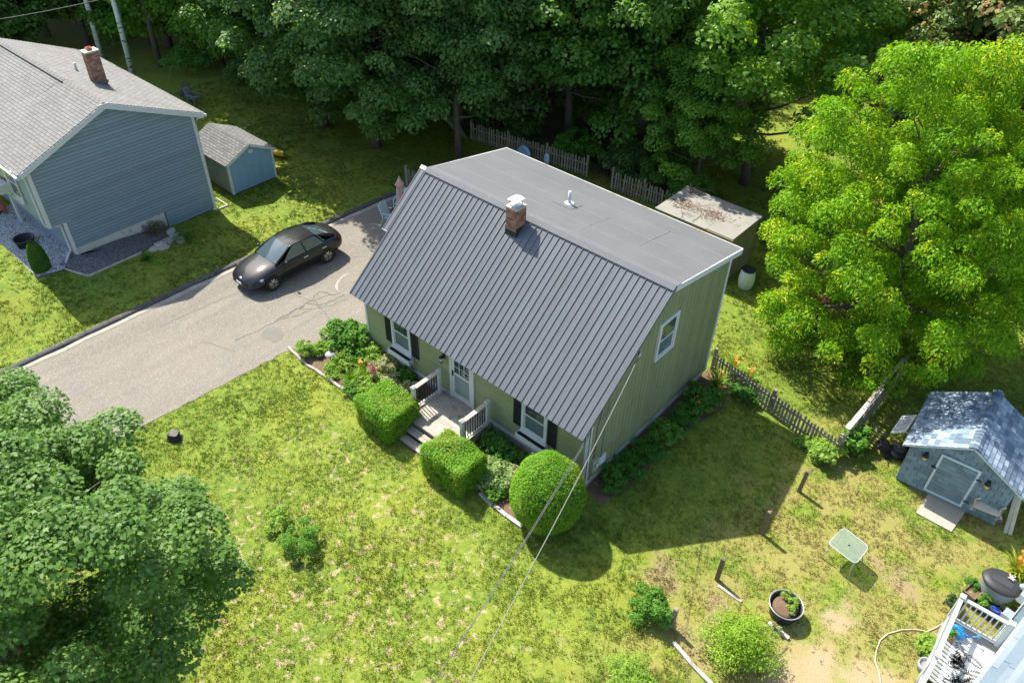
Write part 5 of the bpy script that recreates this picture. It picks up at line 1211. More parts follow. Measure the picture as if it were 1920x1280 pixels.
# watering can
p = df.p(.30,.38,dzk); wc = thing('watering_can', 'bright blue plastic watering can on the deck by the rail', 'watering can', p); M_WC = paint('blue_can',(.02,.24,.62),.3,.1,4,spec=.6)
mb = MB(); mb.lathe([(.12,.0),(.15,.05),(.15,.2),(.10,.27),(.06,.28)],p,18,1.25,1).build('body', M_WC, wc)
MB().tube([p+(.15,.02,.08),p+(.30,.05,.2),p+(.40,.07,.29)],[.03,.022,.016],8).build('spout', M_WC, wc); mb = MB(); mb.tube([p+(.39,.068,.28),p+(.43,.075,.33)],[.018,.05],10).build('rose', M_WC, wc)
MB().tube([p+(-.14,0,.2),p+(-.16,0,.34),p+(0,0,.40),p+(.1,0,.28)],.014,6).build('handle', M_WC, wc)
# compost bin with black lid
p = G(1848,1130); p = np.array([p[0]+.05,p[1]+.2,0]); cb = thing('compost_bin', 'grey plastic bin with wide black lid beside the pale blue house', 'bin', p)
mb = MB(); mb.lathe([(.36,0),(.40,.35),(.43,.72),(.44,.78)],p,28,1.05,.85).build('body', paint('grey_bin',(.22,.245,.245),.5,.12,2), cb)
mb = MB(); mb.lathe([(.46,.77),(.48,.80),(.46,.85),(.30,.89),(.02,.90)],p,28,1.05,.85).build('lid', paint('black_lid',(.03,.03,.032),.5,.2,4), cb)
MB().box(p[0]-.25,p[1]-.14,.885,p[0]+.25,p[1]+.10,.905).build('lid_hatch', paint('black_lid2',(.04,.04,.042),.5,.2,4), cb)
sd = thing('shell_ornament', 'small pale and pink ornament resting on the black bin lid', 'ornament', p+(.12,.18,.9)); rr = random.Random(6); mb = MB()
for k in range(7): a = k*.9; mb.tube([p+(.14,.2,.90),p+(.14+.1*math.cos(a),.2+.1*math.sin(a),.95+.05*(k%2))],[.03,.008],6)
mb.build('petal', paint('shell',(.62,.50,.46),.5,.2,12), sd)
# crate planters, blue pot
def planter_box(label, c, w, d, h, rz, mat):
    o = thing('crate_planter', label, 'planter', (c[0],c[1],0), rz, None, True)
    for (a,b,e,f) in ((-w/2,-d/2,w/2,-d/2+.025),(-w/2,d/2-.025,w/2,d/2),(-w/2,-d/2+.026,-w/2+.025,d/2-.026),(w/2-.025,-d/2+.026,w/2,d/2-.026)): MB().box(a,b,0,e,f,h).build('side', mat, o)
    MB().box(-w/2+.026,-d/2+.026,.02,w/2-.026,d/2-.026,h-.06).build('soil', M_SOIL, o); return o
c1 = G(1805,1135); planter_box('dark wooden crate planter of herbs at the deck corner', (c1[0]+.05,c1[1]+.35), .55, .35, .42, R(75), M_DARKW)
c2 = G(1850,1150); planter_box('low dark trough planter full of leaves beside the grey bin', (c2[0]-.1,c2[1]+.05), .6, .28, .3, R(10), paint('dark_trough',(.04,.05,.05),.6,.2,4))
c3 = G(1855,1162,.0); bp = thing('blue_pot', 'glazed dark blue flower pot behind the deck rail', 'pot', (c3[0]-.0,c3[1]+.1,0)); mb = MB(); mb.lathe([(.12,0),(.17,.26),(.19,.28),(.19,.31),(.16,.31),(.15,.26),(.01,.25)],(c3[0],c3[1]+.1,0),20).build('pot', paint('blue_glaze',(.02,.06,.38),.2,.1,4,spec=.6), bp)
c4_ = G(1740,1255); rp_ = thing('grey_pot', 'round grey pot standing beside the deck stairs', 'pot', (c4_[0]-.1,c4_[1]-.1,0)); mb = MB(); mb.lathe([(.14,0),(.2,.2),(.2,.3),(.17,.3),(.16,.24),(.01,.22)],(c4_[0]-.1,c4_[1]-.1,0),20).build('pot', paint('grey_glaze',(.26,.28,.28),.4,.1,4), rp_)
# hose
hp = [(1652,1290),(1648,1262),(1640,1240),(1643,1218),(1650,1200),(1665,1188),(1690,1181),(1715,1180),(1738,1184),(1752,1178),(1768,1168)]
MBh = MB(); pts = [G(a,b)+(0,0,.02) for a,b in hp]; fine_ = []
for i in range(len(pts)-1):
    for f in (0,.33,.66): fine_.append(pts[i]*(1-f)+pts[i+1]*f)
tag(MBh.tube(fine_+[pts[-1]],.019,7).build('garden_hose', paint('tan_hose',(.46,.38,.27),.5,.1,4)), 'tan garden hose curving over the dry grass to the deck', 'hose')

# ------------------------------------------------------------ foliage
LEAF = {}
def _maple():
    a = [(0,0),(.10,.10),(.42,-.02),(.36,.22),(.62,.40),(.33,.48),(.30,.66),(.12,.58),(0,1.0)]
    pts = a+[(-x,y) for x,y in a[-2:0:-1]]
    return np.array([(x,y-.45,.10*abs(x)-.10*(y-.4)**2) for x,y in pts])
LEAF['maple'] = _maple()
LEAF['oval'] = np.array([(0,-.5,0),(.30,-.1,.05),(.0,.5,-.06),(-.30,-.1,.05)])
LEAF['blade'] = np.array([(0,-.5,0),(.14,-.05,.03),(.0,.5,-.10),(-.14,-.05,.03)])
LEAF['wide'] = np.array([(0,-.5,0),(.22,-.1,.05),(.0,.5,-.10),(-.22,-.1,.05)])
LEAF['spray'] = np.array([(0,-.5,0),(.34,-.28,.05),(.46,.1,-.03),(.16,.22,.02),(0,.55,-.1),(-.2,.2,.02),(-.44,.14,-.03),(-.32,-.26,.05)])
LEAF['needle'] = np.array([(-.09,-.5,0),(.09,-.5,0),(.0,.5,0)])
def leaves_mesh(name, pos, nrm, tan, size, shape, mat):
    T = LEAF[shape]; k = len(T); n = len(pos)
    nrm = nrm/np.linalg.norm(nrm,axis=1,keepdims=True); tan = tan-nrm*(tan*nrm).sum(1,keepdims=True); tan /= np.linalg.norm(tan,axis=1,keepdims=True)+1e-9
    b = np.cross(tan,nrm)
    V = pos[:,None,:]+size[:,None,None]*(b[:,None,:]*T[None,:,0:1]+tan[:,None,:]*T[None,:,1:2]+nrm[:,None,:]*T[None,:,2:3])
    me = bpy.data.meshes.new(name); me.vertices.add(n*k); me.vertices.foreach_set('co', V.astype(np.float32).ravel())
    me.loops.add(n*k); me.loops.foreach_set('vertex_index', np.arange(n*k,dtype=np.int32))
    me.polygons.add(n); me.polygons.foreach_set('loop_start', np.arange(n,dtype=np.int32)*k); me.polygons.foreach_set('loop_total', np.full(n,k,dtype=np.int32))
    me.update(calc_edges=True); me.materials.append(mat); return me
def unit(rs, n):
    d = rs.normal(size=(n,3)); return d/np.linalg.norm(d,axis=1,keepdims=True)
def cloud(rs, C, Rd, n, squash=.75, up=.9, out=.7, jit=.55, shell=.55, droop=.35):
    """leaf positions and directions over many rounded clumps"""
    wgt = Rd**2; idx = rs.choice(len(C), n, p=wgt/wgt.sum()); d = unit(rs,n); d[:,2] = np.where(d[:,2]<-.35, -d[:,2]*.6, d[:,2])
    r = Rd[idx]*(shell+(1-shell)*rs.random(n)**.6); pos = C[idx]+d*r[:,None]*np.array([1,1,squash])
    nrm = d*out+np.array([0,0,up])+rs.normal(size=(n,3))*jit; tan = d*1.0+np.array([0,0,-droop])+rs.normal(size=(n,3))*.5
    return pos,nrm,tan
def crown_clumps(rs, rx, rz, cz, n, cr, inner=.5, low=-.55, wav=.22, ry=None):
    """clump centres filling an uneven crown"""
    i = np.arange(n)+.5; ph = np.arccos(1-2*i/n); th = math.pi*(1+5**.5)*i+rs.uniform(0,6)
    d = np.stack([np.cos(th)*np.sin(ph),np.sin(th)*np.sin(ph),np.cos(ph)],1); d += rs.normal(size=d.shape)*.12; d /= np.linalg.norm(d,axis=1,keepdims=True)
    k = rs.normal(size=(4,3))*2.2; ofs = rs.uniform(0,6,4); lum = sum(np.sin(d@k[j]+ofs[j]) for j in range(4))/4
    f = (1+wav*lum*1.6)*np.where(rs.random(n)<.42, rs.uniform(inner*.7,.8,n), rs.uniform(.82,1.0,n))
    c = d*f[:,None]*np.array([rx,ry or rx,rz]); keep = d[:,2]>low; c = c[keep]; c[:,2] += cz
    return c, cr*rs.uniform(.65,1.3,len(c))
M_BARK = paint('grey_bark',(.115,.095,.075),.95,.25,4,bump=.8,bscale=18,fine=.15)
def birchm():
    t = NT('birch_bark'); P = t.pos(); mp = t.n('Mapping', Vector=P, Scale=(1,1,5)).outputs[0]
    c = t.mix(t.ramp(t.noise(mp,2.2,4,.6),.56,.62), c4((.62,.62,.58)), c4((.06,.055,.05))); return t.surf(t.n('BsdfPrincipled',Base_Color=c,Roughness=.8).outputs[0])
M_BIRCH = birchm()
def trunk_mesh(name, rs, C, h, r, org=(0,0,0), nlimb=16, mat=None, lean=0.1):
    mb = MB(); top = h; pts = []; rad = []
    ax = np.array([rs.uniform(-lean,lean),rs.uniform(-lean,lean)])
    for f in np.linspace(0,1,8): pts.append(np.array([ax[0]*h*f+.06*math.sin(f*5),ax[1]*h*f,h*f-.05])); rad.append(r*(1.35 if f==0 else 1-.8*f))
    mb.tube(pts,rad,9)
    pick = rs.choice(len(C), min(nlimb,len(C)), replace=False)
    for j in pick:
        c = C[j]; f = np.clip((c[2]-np.hypot(c[0],c[1])*.55)/h, .22, .9); p0 = np.array([ax[0]*h*f,ax[1]*h*f,h*f-.05]); m_ = (p0+c)/2+np.array([0,0,-.06*np.linalg.norm(c-p0)])+rs.normal(size=3)*.12
        rr_ = r*(1-.75*f)*.5; mb.tube([p0,p0*.4+m_*.6,m_*.5+c*.5+rs.normal(size=3)*.1,c],[rr_,rr_*.75,rr_*.5,.012],5)
    me = mb.mesh(name); me.materials.append(mat or M_BARK); return me
class Proto:
    def __init__(s, seed, rx, rz, cz, nclump, cr, nleaf, size, shape, mat, trunk_r=.2, **kw):
        rs = np.random.RandomState(seed); ck = {k:kw.pop(k) for k in ('low','wav','inner','ry') if k in kw}; nl = kw.pop('nlimb',16)
        C,Rd = crown_clumps(rs, rx, rz, cz, nclump, cr, **ck)
        pos,nrm,tan = cloud(rs, C, Rd, nleaf, **kw); sz = size*rs.uniform(.65,1.3,nleaf)
        s.crown = leaves_mesh('crown', pos, nrm, tan, sz, shape, mat); s.trunk = trunk_mesh('trunk', rs, C, cz+rz*.55, trunk_r, nlimb=nl); s.mat = mat
def tree(proto, name, label, loc, scale=1.0, rz=0.0, mat=None, group=None, sz=None, bark=None, cat='tree'):
    t = thing(name, label, cat, loc, rz, group, True); t.scale = (scale,scale,sz or scale)
    tr = link('trunk', proto.trunk, t); cr = link('crown', proto.crown, t)
    for o,m_ in ((cr,mat),(tr,bark)):
        if m_ is not None: o.material_slots[0].link = 'OBJECT'; o.material_slots[0].material = m_
    return t
M_DK = leafm('dark_maple_leaf',(.088,.175,.042),(.20,.335,.095),None,.52,.45,.32)
M_MD = leafm('mid_maple_leaf',(.092,.20,.030),(.20,.365,.070),None,.54,.45,.28)
M_LT = leafm('bright_maple_leaf',(.13,.265,.03),(.28,.45,.075),None,.55,.45,.25)
M_RD = leafm('copper_leaf',(.12,.19,.045),(.24,.32,.09),(.42,.21,.10),.45,.5,.25)
M_YG = leafm('yellow_green_leaf',(.10,.25,.010),(.26,.46,.016),(.42,.52,.03),.40,.55,.15,.10)
M_NEAR = leafm('near_maple_leaf',(.072,.155,.026),(.175,.305,.062),None,.42,.5,.22,.15)
M_YEW = leafm('yew_leaf',(.10,.25,.012),(.225,.42,.022),(.26,.33,.03),.3,.5,.2,.2)
M_SHR = leafm('shrub_leaf',(.07,.19,.02),(.17,.33,.04),None,.35)
M_SHR2 = leafm('light_shrub_leaf',(.16,.29,.03),(.30,.43,.07),None,.38)
M_FERN = leafm('fern_leaf',(.05,.155,.018),(.12,.27,.035),None,.35)
M_PALEP = leafm('pale_plant_leaf',(.19,.31,.08),(.36,.45,.17),(.42,.33,.22),.35)
M_LILY = leafm('lily_blade',(.12,.26,.02),(.26,.39,.045),None,.35)

PA = Proto(1, 4.6,6.0,7.3, 200,.95, 54000,.19,'spray',M_DK,.24, low=-.95, wav=.3)
PB = Proto(2, 4.0,5.4,7.0, 160,.90, 43000,.18,'spray',M_MD,.2, low=-.92, wav=.34)
PC = Proto(3, 3.4,4.6,6.6, 130,.85, 36000,.17,'spray',M_LT,.17, low=-.7, wav=.38, nlimb=22)
# woods behind: x, y, proto, scale, material, kind
WOODS = [
 (-12.2,10.9,PA,.90,M_DK,0),(-16.2,10.5,PA,.95,M_DK,0),(-8.4,13.2,PB,.92,M_DK,0),(-10.4,15.4,PA,.95,M_DK,0),(-13.2,19.5,PA,1.12,M_DK,0),(-19.6,16.0,PB,1.2,M_MD,1),(-8.3,18.2,PB,1.05,M_DK,0),(-5.9,19.3,PB,1.12,M_MD,1),(-2.4,19.6,PB,1.08,M_MD,1),
 (-10.5,22.8,PA,1.1,M_DK,0),(-12,28.5,PB,1.1,M_MD,1),(.2,23.6,PC,.68,M_LT,2),(4.0,20.9,PC,1.12,M_LT,2),(2.6,18.4,PC,.62,M_LT,2),(-17,23,PA,1.2,M_DK,0),(-23.5,18.5,PA,1.1,M_MD,1),(-22.2,11.4,PB,1.0,M_MD,1),(-28,14.5,PB,1.15,M_MD,1),(-33,11,PB,1.2,M_LT,2),(-37,7.5,PB,1.2,M_MD,1),(-30,20,PA,1.2,M_DK,0),(-40,14,PA,1.2,M_MD,1),(-46,9,PB,1.3,M_LT,2),
 (-22,27,PA,1.2,M_DK,0),(-16,36,PA,1.2,M_MD,1),(-10,38,PB,1.3,M_LT,2),(-6.5,43,PB,1.2,M_MD,1),(11.5,38,PC,1.15,M_LT,2),(11.2,24.0,PB,1.0,M_RD,3),(14.5,26.5,PB,1.2,M_RD,3),(6,36,PB,1.3,M_MD,1),(13.5,33,PA,1.2,M_RD,3),(18,24,PB,1.1,M_LT,2),(17.5,30,PA,1.2,M_MD,1),(0,42,PA,1.3,M_MD,1),(-14,45,PA,1.3,M_LT,2),(-27,33,PA,1.3,M_MD,1),(-38,24,PA,1.3,M_DK,0),(9,44,PA,1.3,M_MD,1),(-20,40,PA,1.4,M_MD,1),(-48,20,PA,1.3,M_MD,1),(-56,14,PA,1.3,M_LT,2)]
KIND = ['dense dark green maple in the woods behind the houses','mid green leafy maple in the woods behind the houses','bright green maple in the woods behind the houses','maple with copper tinged leaves behind the yellow green tree']
rsw = np.random.RandomState(11)
OWN = {(-12.2,10.9):'dark maple overhanging the lawn beyond the end of the driveway',(-16.2,10.5):'dark maple behind the yellow kayak and little blue shed',(-22.2,11.4):'leafy maple at the rear lawn of the blue house',(-8.4,13.2):'dark maple reaching towards the folded umbrella',(-10.4,15.4):'dark maple growing beside the collapsed pickets',(-5.9,19.3):'maple with a thick bare trunk behind the back picket fence',(-2.4,19.6):'maple standing behind the gap in the picket fences',(.2,23.6):'bright maple with a leaning bare trunk behind the plywood shed',(4.0,20.9):'bright maple beside the sunny clearing behind the plywood shed',(2.6,18.4):'small bright young maple right behind the plywood shed',(-8.3,18.2):'dark maple just behind the fence floats',(11.2,24.0):'copper tipped maple next to the top of the yellow green tree',(18,24):'bright maple hidden behind the yellow green tree'}
for (x,y,p,s,m_,k) in WOODS:
    tree(p,'maple_tree',OWN.get((x,y),KIND[k]),(x,y,-.02),s*rsw.uniform(.95,1.06),rsw.uniform(0,6.28),m_,'woodland maples', sz=s*rsw.uniform(.95,1.12))
PU = Proto(4, 2.5,3.0,3.2, 90,.75, 24000,.17,'spray',M_MD,.1, low=-.98, wav=.36)
for k,(x,y,s) in enumerate(((-25,12.6,.9),(-27.5,11.6,.95),(-37,3.0,1.1),(-39,2.5,1.1),(-43,.5,1.2),(-34.5,10.5,1.2),(-38.5,8,1.25),(-42,5,1.3),(-47,2,1.3),(-26.5,14,1.1),(-36,11.5,1.2),(-45,8.5,1.4),(-51,5,1.4),(-6.5,23,1.0),(-1.8,22,1.0),(-11.5,20,1.1),(-16.2,18.6,1.0),(-30.5,11.5,1.1),(-41,10,1.3),(-36.5,9.2,1.3),(-40.5,6.5,1.35),(-32.5,12.5,1.3),(-44,3.5,1.4))):
    tree(PU,'understory_tree','young leafy tree filling the gap under the tall maples',(x,y,-.02),s,rsw.uniform(0,6.28),(M_MD,M_LT,M_DK,M_LT)[k%4],'understory trees in the woods',sz=s*rsw.uniform(.95,1.25))
# birches by the blue house
def birch(label, pb, pt, zt, seed):
    b,t_ = G(*pb), G(*pt, zt); t_ = b+np.array([(t_[0]-b[0])*0+.5,.2,14.0]); o = thing('birch_tree', label, 'tree', (b[0],b[1],0)); mid = (b+t_)/2+np.array([.12,-.1,0])
    MB().tube([b,b*.75+t_*.25+(.08,0,0),mid,b*.25+t_*.75+(.1,.1,0),t_],[.17,.15,.13,.10,.05],9).build('trunk', M_BIRCH, o)
    rs = np.random.RandomState(seed); C = t_+rs.normal(size=(30,3))*np.array([1.4,1.4,1.6]); pos,nrm,tan = cloud(rs,C,np.full(30,.6),7000)
    me = leaves_mesh('crown',pos-np.array([b[0],b[1],0]),nrm,tan,.12*rs.uniform(.7,1.2,7000),'oval',M_LT); link('crown',me,o)
birch('white barked birch rising directly behind the blue house chimney', (192,112),(164,-8),8.5,5)
birch('white barked birch right of the blue house roof', (248,138),(232,-8),8.5,6)
tt = thing('bare_trunk_tree', 'slim dark tree trunk between the birches and the maples', 'tree', (*G(300,125)[:2],0)); b = G(300,125); MB().tube([b,b+(-.3,.2,4),b+(-1.2,.3,9)],[.2,.16,.1],8).build('trunk', M_BARK, tt)
rs = np.random.RandomState(8); C = b+np.array([-1.2,.3,9.5])+rs.normal(size=(25,3))*1.4; pos,nrm,tan = cloud(rs,C,np.full(25,.6),5000); link('crown',leaves_mesh('crown',pos-np.array([b[0],b[1],0]),nrm,tan,.13*rs.uniform(.7,1.2,5000),'oval',M_MD),tt)

# bright yellow-green tree on the right
PY = Proto(7, 5.1,5.5,5.2, 470,.62, 230000,.125,'wide',M_YG,.22, low=-.97, wav=.22, up=.55, jit=.6, droop=.75, squash=.8, nlimb=26)
tree(PY,'ash_tree','large bright yellow green leafy tree beside the picket fence', (14.0,13.3,0), .96, .4, sz=1.07)
# big maples at the lower left, close to the camera
PN = Proto(12, 3.7,3.5,6.0, 230,.60, 130000,.082,'spray',M_NEAR,.16, low=-.7, wav=.26, jit=.5, up=1.0, squash=.7, nlimb=40)
tree(PN,'street_maple','large green maple reaching over the front lawn', (6.2,-13.6,0), 1.03, 1.15)
tree(PN,'street_maple','leafy green maple overhanging the driveway entrance', (.7,-13.9,0), .9, 4.6)

# ------------------------------------------------------------ shrubs and garden plants
def shrub(name, label, p, rx, h, n, size, shape, mat, seed, ry=None, nclump=26, cat='shrub', cr=.3, group=None, **kw):
    rs = np.random.RandomState(seed); o = thing(name, label, cat, p, group=group); ry = ry or rx
    C,Rd = crown_clumps(rs, rx*.8, h*.42, h*.52, nclump, cr*(rx+ry)/2, low=-.9, ry=ry*.8)
    pos,nrm,tan = cloud(rs, C, Rd, n, **kw); pos[:,2] = np.maximum(pos[:,2],.02)
    link('foliage', leaves_mesh('foliage',pos,nrm,tan,size*rs.uniform(.7,1.3,n),shape,mat), o)
    mb = MB()
    for j in range(0,len(C),4): mb.tube([(0,0,-.02),tuple(C[j]*np.array([.4,.4,.5])),tuple(C[j])],[.02,.014,.006],5)
    link('stem', mb.mesh('stem'), o, M_BARK); return o
def hedge(name, label, x0,y0,x1,y1,h,n,seed,rnd=.17):
    """clipped box of foliage"""
    rs = np.random.RandomState(seed); o = thing(name,label,'hedge',((x0+x1)/2,(y0+y1)/2,0)); hx,hy,hz = (x1-x0)/2,(y1-y0)/2,h/2
    d = rs.uniform(-1,1,(n,3)); f = rs.choice(5,n,p=[.34,.165,.165,.165,.165])
    d[f==0,2]=1; d[f==1,0]=1; d[f==2,0]=-1; d[f==3,1]=1; d[f==4,1]=-1
    p = d*np.array([hx,hy,hz]); q = np.sign(p)*np.maximum(np.abs(p)-np.array([hx,hy,hz])+rnd,0); L_ = np.linalg.norm(q,axis=1,keepdims=True)+1e-6
    core = np.clip(p,-np.array([hx,hy,hz])+rnd,np.array([hx,hy,hz])-rnd); nn = (p-core)/(np.linalg.norm(p-core,axis=1,keepdims=True)+1e-6); p = core+nn*rnd
    k = rs.normal(size=(5,3))*4.2; of = rs.uniform(0,6,5); lum = sum(np.sin(p@k[j]+of[j]) for j in range(5))/5
    p += nn*(lum*.11+rs.uniform(-.10,.03,n)+(rs.random(n)<.05)*rs.uniform(.02,.11,n))[:,None]; p[:,2] += hz
    nrm = nn*.8+np.array([0,0,.5])+rs.normal(size=(n,3))*.6; tan = nn*1.2+rs.normal(size=(n,3))*.5+np.array([0,0,.3])
    link('foliage', leaves_mesh('foliage',p,nrm,tan,.075*rs.uniform(.7,1.3,n),'blade',M_YEW), o)
    mb = MB(); mb.box(-hx+.22,-hy+.22,.05,hx-.22,hy-.22,h-.22); link('shade_core', mb.mesh('shade_core'), o, paint('inner_shade',(.03,.04,.015),.95,.3,8))  # solid box, the shade inside the hedge put into its dark colour
hedge('clipped_hedge','boxy clipped yew hedge left of the front steps', 2.55,-2.80,4.25,-1.42,1.12,24000,1)
hedge('clipped_hedge','boxy clipped yew hedge right of the front steps', 5.72,-2.85,7.45,-1.62,1.15,24000,2)
# big rounded yew
rs = np.random.RandomState(3); n = 34000; yo = thing('rounded_yew','tall egg shaped clipped yew at the front corner of the green house','shrub',(9.75,-1.55,0))
d = unit(rs,n); d[:,2] = np.where(d[:,2]<-.6,-d[:,2],d[:,2]); k = rs.normal(size=(6,3))*4; of = rs.uniform(0,6,6); lum = sum(np.sin(d@k[j]+of[j]) for j in range(6))/6
wz = np.clip((d[:,2]+.6)/1.6,0,1); rad = 1.12*(1-.10*wz**2)
p = d*np.stack([rad,rad,np.full(n,1.28)],1)*(1+.055*lum+rs.uniform(-.08,.02,n)+(rs.random(n)<.02)*rs.uniform(.01,.06,n))[:,None]; p[:,2] += 1.18; p[:,2] = np.maximum(p[:,2],.05)
link('foliage', leaves_mesh('foliage',p,d*.8+np.array([0,0,.45])+rs.normal(size=(n,3))*.6,d+rs.normal(size=(n,3))*.5+np.array([0,0,.3]),.072*rs.uniform(.7,1.3,n),'blade',M_YEW), yo)
mb = MB(); mb.lathe([(.3,.1),(.75,.5),(.85,1.1),(.6,1.9),(.1,2.2)],(0,0,0),12); link('shade_core', mb.mesh('shade_core'), yo, MATS['inner_shade'])  # solid dark core painted as the yew's inner shade
# arborvitae
p = GZ(80,505); rs = np.random.RandomState(4); n = 9000; ao = thing('arborvitae','small cone shaped arborvitae on the white gravel bed','shrub',p)
z = rs.random(n)**1.2; th = rs.uniform(0,6.3,n); rr_ = .36*np.sin(np.pi*(.12+.88*(1-z)**.8)**.9*.62)*(1-.15*rs.random(n)); pos = np.stack([rr_*np.cos(th),rr_*np.sin(th),z*1.25+.03],1); od = np.stack([np.cos(th),np.sin(th),np.full(n,.2)],1)
link('foliage', leaves_mesh('foliage',pos,od+rs.normal(size=(n,3))*.5,np.array([0,0,1.])+od*.5+rs.normal(size=(n,3))*.2,.09*rs.uniform(.7,1.2,n),'blade',leafm('arbor_leaf',(.05,.13,.015),(.13,.22,.03),None,.3)), ao)
# strap-leaved plants
def strap(name, label, p, n, ln, mat, seed, flowers=0, fcol=None, group=None, w=.03, cat='plant', up=1.0):
    rs = np.random.RandomState(seed); o = thing(name,label,cat,p,group=group); mb = MB()
    for _ in range(n):
        a = rs.uniform(0,6.3); l = ln*rs.uniform(.6,1.15); out_ = rs.uniform(.35,.9); b0 = np.array([rs.normal()*.05,rs.normal()*.05,0]); dr_ = np.array([math.cos(a),math.sin(a),0]); sd = np.array([-math.sin(a),math.cos(a),0])*w*rs.uniform(.6,1.2); rows = []
        for f in (0,.35,.7,1.0): q = b0+dr_*l*out_*f+np.array([0,0,up*l*(1.25*f-1.0*f*f*out_)]); q[2]=max(q[2],.01); k = sd*(1-f**2*.95); rows.append([q-k,q+k])
        mb.grid(rows)
    link('leaf', mb.mesh('leaf'), o, mat)
    for _ in range(flowers):
        a = rs.uniform(0,6.3); r_ = rs.uniform(.05,.35)*ln; q = np.array([r_*math.cos(a),r_*math.sin(a),ln*rs.uniform(.75,1.05)]); mb = MB(); mb.tube([(q[0]*.2,q[1]*.2,0),tuple(q)],.006,4)
        for j in range(6): t_ = j*1.047; e = q+.05*np.array([math.cos(t_),math.sin(t_),.35]); s_ = .02*np.array([-math.sin(t_),math.cos(t_),0]); m_ = (q+e)/2; mb.add([q,m_-s_,e,m_+s_],[(0,1,2,3)])
        link('flower', mb.mesh('flower'), o, fcol)
    return o
M_ORANGE = paint('lily_orange',(.75,.20,.03),.6,.15,6); M_PINKF = paint('astilbe_pink',(.55,.10,.20),.8,.3,12,rvar=.3); M_CREAM = paint('cream_flower',(.55,.46,.34),.8,.2,8,rvar=.3)
def plume(name,label,p,n,h,mat,leaf,seed):
    rs = np.random.RandomState(seed); o = thing(name,label,'plant',p); C = rs.normal(size=(10,3))*np.array([.18,.18,.05])+np.array([0,0,h*.3]); pos,nrm,tan = cloud(rs,C,np.full(10,.13),900); link('foliage',leaves_mesh('foliage',pos,nrm,tan,.07*rs.uniform(.7,1.2,900),'oval',leaf),o)
    for _ in range(n):
        a = rs.uniform(0,6.3); r_ = rs.uniform(0,.2); b = np.array([r_*math.cos(a),r_*math.sin(a),h*rs.uniform(.55,.75)]); m_ = 70; f = rs.random(m_); q = b+np.stack([rs.normal(size=m_)*.05*(1-f),rs.normal(size=m_)*.05*(1-f),f*h*.45],1)
        link('flower',leaves_mesh('flower',q,unit(rs,m_),unit(rs,m_),np.full(m_,.035),'oval',mat),o)
# front bed soil
bedp = [G(*a)[:2] for a in ((540,655),(575,685),(640,728),(690,770))]+[np.array([3.0,-2.6]),np.array([4.0,-2.45]),np.array([5.8,-2.45]),np.array([7.2,-2.6])]+[G(*a)[:2] for a in ((900,922),(980,990))]+[np.array([10.3,-1.2]),np.array([9.9,.03]),np.array([-.1,.03]),np.array([-1.2,-.9])]
bed('flower_bed', [tuple(p) for p in bedp], .022, M_SOIL)
sidep = [np.array([L-.05,.1]),np.array([10.7,-.1]),np.array([10.9,1.5]),np.array([10.9,4.2]),np.array([11.3,6.0]),np.array([11.3,7.2]),np.array([L-.05,7.5])]
bed('side_bed', [tuple(p) for p in sidep], .018, M_SOIL)
shrub('peony_bush','big leafy green bush at the driveway corner of the green house',(*G(648,655)[:2]+(0,.3),0),1.05,1.05,5200,.13,'oval',M_SHR,31,ry=.85,droop=.6)
shrub('round_bush','small round bush by the driveway end of the stone edging',(*G(570,668)[:2]+(0,.15),0),.42,.62,2600,.055,'oval',M_SHR2,32)
shrub('leafy_plant','light green leafy plant between the peony bush and the window',(*G(695,680)[:2]+(0,.2),0),.55,.6,1700,.11,'oval',M_SHR2,33)
shrub('silver_plant','pale grey green plant at the driveway edge of the flower bed',(*G(612,640)[:2]+(0,.2),0),.5,.4,1500,.09,'oval',M_PALEP,34)
shrub('flowering_plant','pale flowering perennial below the left window box',(*G(722,700)[:2],0),.6,.55,2000,.08,'oval',M_PALEP,35)
shrub('leafy_plant','green perennial clump behind the left clipped hedge',(*G(760,710)[:2],0),.55,.45,1500,.09,'oval',M_FERN,36)
strap('daylily','bright green daylily clump in the flower bed beside the stone edging',(*G(660,715)[:2],0),90,.62,M_LILY,37)
strap('daylily','narrow leaved lily clump next to the pink astilbe',(*G(680,708)[:2]+(.1,.1),0),80,.6,M_LILY,38)
strap('daylily','small lily clump with orange blooms in the front bed',(*G(676,690)[:2],0),40,.5,M_LILY,39,3,M_ORANGE)
plume('astilbe','pink plumed astilbe in front of the left window box',(*G(702,715)[:2],0),9,.75,M_PINKF,M_SHR2,40)
shrub('ground_plant','low yellow green plant at the stone edging',(*G(625,700)[:2],0),.45,.3,1200,.07,'oval',M_SHR2,41)
shrub('ground_plant','low dark green plant beside the left hedge',(*G(655,735)[:2]+(.1,.1),0),.45,.42,1500,.08,'oval',M_SHR,42)
shrub('pale_plant','cream flowered plant squeezed against the porch post',(*G(770,740)[:2],0),.4,.55,1300,.07,'oval',M_PALEP,43)
g_ = G(622,678); lt = thing('garden_lantern','small white garden ornament among the bed plants','ornament',(*g_[:2],0)); mb = MB(); mb.lathe([(.10,0),(.06,.1),(.05,.3),(.19,.34),(.2,.37),(.02,.38)],(g_[0],g_[1],0),16).build('birdbath', paint('stone_grey',(.25,.245,.23),.8,.2,4), lt)
shrub('bed_plant','pale leafy plant between the right hedge and the rounded yew',(*G(930,905)[:2],0),.85,.6,3200,.08,'oval',M_PALEP,44,ry=.7)
shrub('bed_plant','dark green plant under the right window box',(*G(945,865)[:2]+(0,.2),0),.8,.5,2600,.09,'oval',M_FERN,45,ry=.35)
shrub('bed_plant','low green plant in front of the rounded yew by the concrete edging',(*G(915,925)[:2]+(.1,.2),0),.55,.4,1800,.08,'oval',M_SHR,46)
